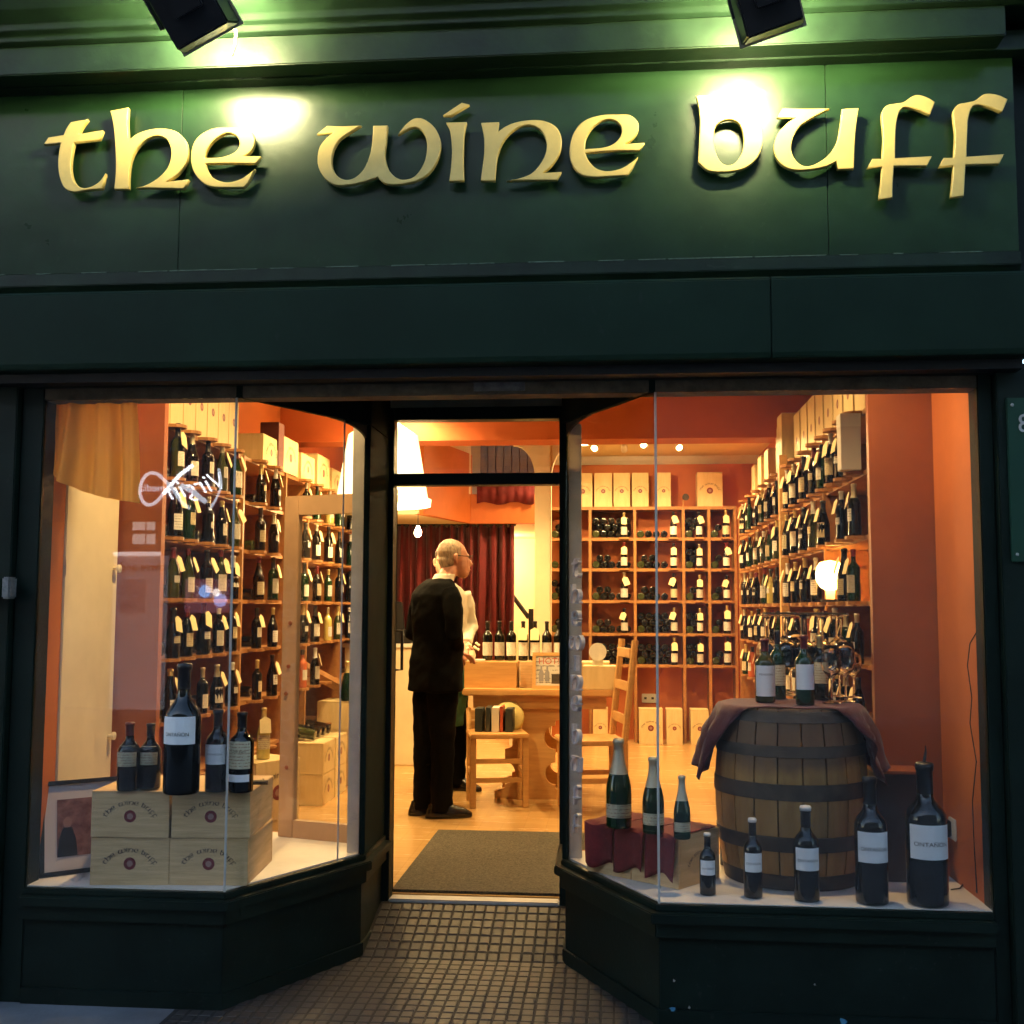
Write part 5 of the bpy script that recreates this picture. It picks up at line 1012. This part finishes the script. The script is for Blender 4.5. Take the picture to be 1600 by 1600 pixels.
wf = thing('white_scales', 'white round dial scales standing on a yellow box by the window trim', 'scales', (aty(934, 1025, 3.7).x, 3.72, tt + .16)); MB().lathe([(0, 0), (.06, 0), (.06, .02), (0, .02)], 20).build('dial', M['white'], wf, loc=(0, 0, .09)).rotation_euler = (R(90), 0, 0); MB().prism([(-.04, 0), (.04, 0), (.03, .09), (-.03, .09)], .001, .03, 'y').build('stand', M['white'], wf)
yb_ = tagit(MB().box((-.10, -.08, 0), (.12, .10, .158)).build('yellow_box', M['crate2'], bevel=.003, loc=(aty(934, 1025, 3.7).x, 3.72, tt)), 'plain yellow box carrying the white scales on the table end', 'box')
# ------------------------------------------------------------------ people
def person(pos, fdir, build):
    f = Vector((fdir[0], fdir[1], 0)).normalized(); r = Vector((f.y, -f.x, 0)); p = Vector(pos)
    def L(a, b, z): return p + r * a + f * b + Vector((0, 0, z))
    return L, f, r
def blob(mb, c, rx, ry, rz, f, r, n=14):
    vs = []; fs = []
    for j in range(n // 2 + 1):
        th = math.pi * j / (n // 2)
        for i in range(n):
            a = 2 * math.pi * i / n; vs.append(c + r * (rx * math.sin(th) * math.cos(a)) + f * (ry * math.sin(th) * math.sin(a)) + Vector((0, 0, rz * math.cos(th))))
    for j in range(n // 2):
        for i in range(n): fs.append((j * n + i, j * n + (i + 1) % n, (j + 1) * n + (i + 1) % n, (j + 1) * n + i))
    mb.add(vs, fs)
def stack(mb, rings, f, r, n=20):
    """rings: (centre, half width, half depth)"""
    vs = []; fs = []
    for c, a, b in rings:
        for i in range(n):
            t = 2 * math.pi * i / n; ct, st_ = math.cos(t), math.sin(t); e = .82
            vs.append(c + r * (a * math.copysign(abs(ct) ** e, ct)) + f * (b * math.copysign(abs(st_) ** e, st_)))
    for j in range(len(rings) - 1):
        for i in range(n): fs.append((j * n + i, j * n + (i + 1) % n, (j + 1) * n + (i + 1) % n, (j + 1) * n + i))
    fs.append(tuple(range(n))[::-1]); fs.append(tuple(range((len(rings) - 1) * n, len(rings) * n))); mb.add(vs, fs)
def head(mb, c, hf, hr, up=Vector((0, 0, 1))):
    # skull, face, jaw, nose, ears, around centre c
    def q(a, b, z): return c + hr * a + hf * b + up * z
    blob(mb, q(0, -.012, .035), .074, .096, .092, hf, hr); blob(mb, q(0, .035, -.02), .062, .062, .085, hf, hr); blob(mb, q(0, .052, -.072), .042, .046, .042, hf, hr)
    mb.tube([q(0, .088, .02), q(0, .112, -.018), q(0, .095, -.03)], [.008, .016, .012], 8); mb.tube([q(-.022, .092, -.055), q(0, .10, -.053), q(.022, .092, -.055)], .009, 8)
    for s in (-1, 1):
        mb.tube([q(s * .072, -.01, .028), q(s * .084, -.018, .022), q(s * .084, -.016, -.008), q(s * .072, -.006, -.03)], [.010, .014, .012, .008], 8); mb.tube([q(s * .045, .078, .034), q(s * .02, .088, .034)], .008, 6)
def hand(mb, w, d, side, up):
    # wrist w, direction d, palm + five curled fingers
    d = d.normalized(); s = side.normalized(); u = up.normalized()
    mb.tube([w - d * .03, w, w + d * .05, w + d * .085], [(.027, .02), (.028, .02), (.040, .017), (.038, .014)], 10)
    for k, (o_, l) in enumerate(((-.030, .062), (-.010, .075), (.011, .070), (.030, .055))):
        b = w + d * .085 + s * o_; mb.tube([b, b + d * l * .45 - u * .006, b + d * l * .75 - u * .022, b + d * l * .85 - u * .042], [.009, .0088, .008, .0065], 8)
    b = w + d * .025 - s * .030; mb.tube([b, b - s * .028 + d * .022 - u * .008, b - s * .030 + d * .05 - u * .022, b - s * .02 + d * .068 - u * .03], [.013, .011, .0095, .007], 8)
# the man in the dark suit: back three-quarter view, hands held in front of him
L, f, r = person((-1.085, 3.02, ZF), (.80, .60), None)
hf = Vector((.90, .42, -.10)).normalized(); hr = Vector((hf.y, -hf.x, 0)).normalized(); hc = L(.0, .115, 1.585)
man = thing('person', 'man in black suit with grey hair and glasses standing inside the doorway', 'person', (-1.085, 3.02, ZF)); MO = Vector(man.location)
def pm(mb, vox, mm, name, sm=4, par=man, org=None):
    me = remesh(mb, vox, mm, name, sm); org = MO if org is None else org
    if name in ('jacket', 'trousers', 'shirt', 'apron'):   # cloth folds
        nrm_ = [v.normal.copy() for v in me.vertices]
        for v, nv in zip(me.vertices, nrm_):
            q = v.co; k = .007 * noise.noise(Vector((q.x * 7, q.y * 7, q.z * 13 + q.x * 9))) + .004 * noise.noise(Vector((q.x * 16, q.y * 16, q.z * 24 - q.x * 14))); v.co = q + nv * k
    for v in me.vertices: v.co -= org
    o = bpy.data.objects.new(name, me); COL.objects.link(o); o.parent = par; return o
def body_mesh(L, f, r, hc, hf, hr, wr, el, feet, k=1.0):
    mb = MB()
    stack(mb, [(L(0, 0, .86), .12, .09), (L(0, 0, .98), .15, .10), (L(0, 0, 1.12), .135, .095), (L(0, 0, 1.28), .155, .105), (L(0, .0, 1.38), .15, .09), (L(0, .02, 1.43), .07, .06)], f, r)
    mb.tube([L(0, .02, 1.40), L(0, .055, 1.47), hc + Vector((0, 0, -.05)) - hf * .02], [.058, .054, .052], 12); head(mb, hc, hf, hr)
    for s in (0, 1):
        sg = (1, -1)[s]; mb.tube([L(sg * .15, 0, 1.385), L(*el[s]), L(*wr[s])], [.045, .036, .024], 10); d = (L(*wr[s]) - L(*el[s])).normalized(); hand(mb, L(*wr[s]), d, (r * sg * -1) if abs(d.dot(r)) < .8 else f, Vector((0, 0, 1)))
        mb.tube([L(sg * .085, 0, .90), L(feet[s][0], feet[s][1] + .01, .48), L(feet[s][0], feet[s][1], .06)], [.075, .052, .036], 10)
    return mb
EL = [(.262, -.03, 1.12), (-.265, -.05, 1.12)]; WRI = [(.03, .135, .985), (-.085, .16, 1.015)]; FT = [(.070, .0), (-.078, -.045)]
pm(body_mesh(L, f, r, hc, hf, hr, WRI, EL, FT), .008, M['skin'], 'body', 2)
mb = MB()
stack(mb, [(L(0, -.015, .765), .204, .150), (L(0, -.015, .82), .202, .148), (L(0, -.01, .95), .190, .145), (L(0, 0, 1.10), .182, .136), (L(0, -.01, 1.25), .198, .142), (L(0, -.015, 1.36), .203, .122), (L(0, -.005, 1.425), .15, .095), (L(0, .015, 1.462), .078, .07)], f, r, 28)
for s in (0, 1):
    sg = (1, -1)[s]; mb.tube([L(sg * .175, -.01, 1.385), L(sg * .215, -.015, 1.33), L(sg * .25, -.03, 1.22), L(*EL[s]), Vector(L(*EL[s])).lerp(L(*WRI[s]), .5), Vector(L(*EL[s])).lerp(L(*WRI[s]), .93)], [.060, .062, .056, .051, .046, .040], 14)
pm(mb, .010, M['suit'], 'jacket', 5)
mb = MB()
for s in (0, 1):
    fx, fy = FT[s]; sg = (1, -1)[s]
    stack(mb, [(L(fx, fy, .035), .050, .074), (L(fx, fy, .12), .052, .068), (L(fx, fy + .005, .45), .064, .074), (L(fx * .95, fy * .6, .70), .080, .094), (L(sg * .075, 0, .92), .094, .115)], f, r)
pm(mb, .010, M['suit'], 'trousers', 5)
for s in (0, 1):
    sd_ = Vector((.96, .28, 0)).normalized() if s == 0 else Vector((.9, .43, 0)).normalized(); sr = Vector((sd_.y, -sd_.x, 0)); a0_ = L(FT[s][0], FT[s][1], 0) - sd_ * .03; mb = MB()
    stack(mb, [(a0_ + sd_ * .075 + Vector((0, 0, .002)), .046, .148), (a0_ + sd_ * .075 + Vector((0, 0, .03)), .046, .145), (a0_ + sd_ * .055 + Vector((0, 0, .058)), .040, .115), (a0_ + sd_ * .01 + Vector((0, 0, .09)), .036, .06)], sd_, sr); pm(mb, .006, M['shoe'], 'shoe', 3)
mb = MB(); stack(mb, [(L(0, .01, 1.425), .088, .078), (L(0, .035, 1.465), .068, .064), (L(0, .05, 1.492), .064, .061)], f, r); pm(mb, .006, M['shirt'], 'shirt_collar', 2)
# hair: cap over the back and sides
mb = MB(); 
def hq(a, b, z): return hc + hr * a + hf * b + Vector((0, 0, z))
blob(mb, hq(0, -.022, .040), .078, .091, .0885, hf, hr, 20); blob(mb, hq(0, -.050, -.012), .067, .058, .062, hf, hr, 16)
pm(mb, .006, M['hair'], 'hair', 2)
gg = MB()
for s in (-1, 1):
    gg.tube([hq(s * .078, -.015, .022), hq(s * .074, .09, .026)], .0025, 6); ring = [hq(s * .034 + .024 * math.cos(a), .106 - .006 * abs(math.cos(a)), .022 + .018 * math.sin(a)) for a in [k * math.pi / 6 for k in range(13)]]; gg.tube(ring, .0022, 6)
gg.v = [tuple(Vector(v) - MO) for v in gg.v]; gg.build('glasses', M['hoop'], man, smooth=True)
# shop assistant behind him: white shirt, green apron, mostly hidden
L2, f2, r2 = person((-1.205, 4.04, ZF), (.35, -.94), None); O2 = Vector((-1.205, 4.04, ZF)); pb = thing('person', 'person in white shirt and green apron half hidden behind the man', 'person', O2)
h2 = Vector((-.1, -1, -.1)).normalized(); h2r = Vector((h2.y, -h2.x, 0)).normalized(); hc2 = L2(0, .05, 1.60)
EL2 = [(.205, -.03, 1.12), (-.215, -.04, 1.14)]; WR2 = [(.12, .20, 1.02), (-.12, .20, 1.02)]; FT2 = [(.09, .04), (-.10, .05)]
pm(body_mesh(L2, f2, r2, hc2, h2, h2r, WR2, EL2, FT2), .009, M['skin'], 'body', 2, pb, O2)
mb = MB(); stack(mb, [(L2(0, 0, .88), .16, .12), (L2(0, 0, 1.05), .155, .118), (L2(0, 0, 1.25), .178, .125), (L2(0, 0, 1.37), .18, .105), (L2(0, .005, 1.43), .12, .08), (L2(0, .02, 1.47), .065, .062)], f2, r2)
for s in (0, 1): sg = (1, -1)[s]; mb.tube([L2(sg * .145, 0, 1.385), L2(sg * .178, -.01, 1.29), L2(*EL2[s]), Vector(L2(*EL2[s])).lerp(L2(*WR2[s]), .9)], [.056, .056, .05, .04], 12)
pm(mb, .010, M['shirt'], 'shirt', 4, pb, O2)
mb = MB(); stack(mb, [(L2(0, .03, .45), .175, .125), (L2(0, .02, .80), .172, .125), (L2(0, .012, 1.05), .158, .122), (L2(0, .025, 1.22), .125, .112), (L2(0, .03, 1.34), .085, .09)], f2, r2); pm(mb, .010, M['apron'], 'apron', 3, pb, O2)
mb = MB()
for s in (0, 1): fx, fy = FT2[s]; sg = (1, -1)[s]; stack(mb, [(L2(fx, fy, .04), .055, .07), (L2(fx, fy, .45), .07, .08), (L2(sg * .075, 0, .92), .095, .11)], f2, r2)
pm(mb, .010, M['suit'], 'trousers', 4, pb, O2)
for s in (0, 1):
    sd_ = Vector((.92, -.4, 0)).normalized() if s == 1 else Vector((.5, -.86, 0)); sr = Vector((sd_.y, -sd_.x, 0)); a0_ = L2(FT2[s][0], FT2[s][1], 0); mb = MB()
    stack(mb, [(a0_ + sd_ * .06 + Vector((0, 0, .002)), .046, .14), (a0_ + sd_ * .06 + Vector((0, 0, .03)), .045, .137), (a0_ + sd_ * .03 + Vector((0, 0, .06)), .04, .10), (a0_ + Vector((0, 0, .09)), .036, .06)], sd_, sr); pm(mb, .007, M['shoe'], 'shoe', 3, pb, O2)
mb = MB(); stack(mb, [(L2(-.03, .088, 1.455), .008, .012), (L2(0, .092, 1.455), .026, .014), (L2(.03, .088, 1.455), .008, .012)], f2, r2); mb = MB().tube([L2(-.05, .09, 1.445), L2(-.012, .10, 1.45), L2(.012, .10, 1.45), L2(.05, .09, 1.445)], [.018, .007, .007, .018], 8); mb.v = [tuple(Vector(v) - O2) for v in mb.v]; mb.build('bow_tie', M['book1'], pb)
mb = MB(); blob(mb, hc2 + Vector((0, 0, .05)) - h2 * .02, .08, .098, .085, h2, h2r, 16); blob(mb, hc2 - h2 * .05, .07, .06, .07, h2, h2r, 14); pm(mb, .008, mat('dark_hair', (.05, .03, .02), .6, var=.3, vscale=50), 'hair', 2, pb, O2)
# ------------------------------------------------------------------ across the street (seen only as reflections in the panes)
YO = -11.0
def mir(px, py): w = aty(px, py, -YO); return Vector((w.x, YO, w.z))
ob = thing('opposite_building', 'grey rendered building across the street, seen as a reflection', 'building', (-3, YO, G0))
OB = Vector(ob.location)
def opart(name, mb, mm, par=ob): mb.v = [tuple(Vector(v) - OB) for v in mb.v]; return mb.build(name, mm, par)
opart('wall', MB().box((-20, YO - 6, 0), (14, YO - .3, 8.8)), mat('grey_render', (.17, .15, .13), .8, var=.15, vscale=1.5, bump=.3))
for i in range(9): opart('upper_window', MB().box((-18 + i * 3.6, YO - .305, 4.6), (-16.8 + i * 3.6, YO - .28, 6.5)), mat('dim_upper_pane', (.03, .035, .05), .08) if i == 0 else bpy.data.materials['dim_upper_pane'])
sa_, sb_ = mir(150, 705), mir(372, 812)
opart('shop_fascia', MB().box((sa_.x - .8, YO - .3, sb_.z), (sb_.x + .8, YO - .06, sa_.z)), mat('opposite_fascia', (.10, .015, .015), .4))
osg = thing('illuminated_sign', 'white illuminated loop sign of the shop across the street', 'sign', mir(282, 760)); OS = Vector(osg.location); ew = emis('sign_white', (.86, .92, 1.0), 5.6); ew2 = emis('sign_grey', (.72, .76, .85), 2.2)
def strip(pts, r, mm, name): mb = MB().tube([mir(x, y) - OS + Vector((0, .02, 0)) for x, y in pts], r, 8); mb.build(name, mm, osg, smooth=True)
def cr(pts, n=6):
    v = [Vector(p) for p in pts]; v = [v[0] * 2 - v[1]] + v + [v[-1] * 2 - v[-2]]; o_ = []
    for k in range(1, len(v) - 2):
        for s in range(n): t = s / n; p0, p1, p2, p3 = v[k - 1:k + 3]; o_.append(tuple(.5 * (2 * p1 + (p2 - p0) * t + (2 * p0 - 5 * p1 + 4 * p2 - p3) * t * t + (3 * p1 - p0 - 3 * p2 + p3) * t ** 3)))
    return o_ + [tuple(v[-2])]
strip(cr([(302, 727), (281, 743), (267, 759), (256, 772)]), .028, ew, 'loop_stroke'); strip(cr([(256, 772), (242, 786), (229, 788), (220, 775), (221, 756), (231, 741), (244, 740), (255, 748), (270, 764), (284, 784), (297, 795)]), .024, ew2, 'loop_stroke')
strip(cr([(342, 732), (346, 754), (341, 774), (328, 797)]), .018, ew2, 'loop_stroke'); strip([(284, 758), (302, 768), (322, 785)], .034, ew2, 'loop_stroke')
def otext(txt, px, py, size, mm, name, par, org, sh=.3, rot=0.0):
    me = text_mesh(txt, size, name, .004, sh); c0 = mir(px, py); ca2, sa2 = math.cos(rot), math.sin(rot)
    face_text(me, lambda q: c0 - org + Vector((-(q.x * ca2 - q.y * sa2), .03 + q.z, q.x * sa2 + q.y * ca2))); return link(name, me, mm, par)
otext('Virgin', 311, 760, .36, ew, 'lettering', osg, OS, .35, -.2); otext('media', 240, 763, .15, ew2, 'lettering', osg, OS, .15)
if False: v0 = [(318, 736), (324, 760), (326, 782)]; strip(v0, .026, ew, 'letter_stroke'); strip([(326, 782), (334, 757)], .016, ew, 'letter_stroke'); strip([(309, 764), (306, 778), (303, 788)], .016, ew, 'letter_stroke')
# lit shop window with poster
wa, wb2 = mir(176, 868), mir(252, 1190)
sw_ = thing('opposite_shop_window', 'lit poster window of the shop across the street', 'window', (wa.x, YO - .05, .5)); SW = Vector(sw_.location)
def wpart(name, a, b, dy, mm): mb = MB().box((a.x - SW.x, dy, b.z - SW.z), (b.x - SW.x, dy + .01, a.z - SW.z)); return mb.build(name, mm, sw_)
wpart('backlit_panel', wa, wb2, 0, emis('poster_panel', (.75, .58, .52), .22)); wpart('poster', mir(186, 905), mir(225, 958), .02, emis('poster_orange', (.5, .12, .03), .10)); wpart('strip_light', mir(176, 862), mir(250, 868), .02, emis('strip_light', (1, .85, .8), 1.6)); 
wpart('upper_pane', mir(205, 815), mir(224, 828), 0, emis('pane_glow', (1, .85, .7), .85)); wpart('upper_pane', mir(227, 815), mir(240, 828), 0, bpy.data.materials['pane_glow']); wpart('upper_pane', mir(205, 834), mir(224, 850), 0, bpy.data.materials['pane_glow']); wpart('upper_pane', mir(227, 834), mir(240, 850), 0, bpy.data.materials['pane_glow'])
otext('browse and chat', 214, 886, .17, M['ink'], 'lettering', sw_, SW, 0)
rs_ = thing('round_sign_board', 'red board with blue and white round logos across the street', 'sign', mir(325, 935)); RS = Vector(rs_.location); a_, b_ = mir(290, 905), mir(362, 958)
MB().box((a_.x - RS.x, 0, b_.z - RS.z), (b_.x - RS.x, .02, a_.z - RS.z)).build('board', emis('red_board', (.6, .03, .03), .5), rs_)
for px, py, rr_, mm in ((321, 924, .085, emis('blue_disc', (.3, .45, .9), 2.6)), (345, 938, .09, emis('violet_disc', (.5, .45, .9), 2.1)), (339, 926, .05, emis('white_disc', (1, .8, .7), 3.6))):
    c0 = mir(px, py) - RS; MB().prism([(c0.x + rr_ * math.cos(a), c0.z + rr_ * math.sin(a)) for a in [k * math.pi / 8 for k in range(16)]], .025, .035, 'y').build('disc', mm, rs_)
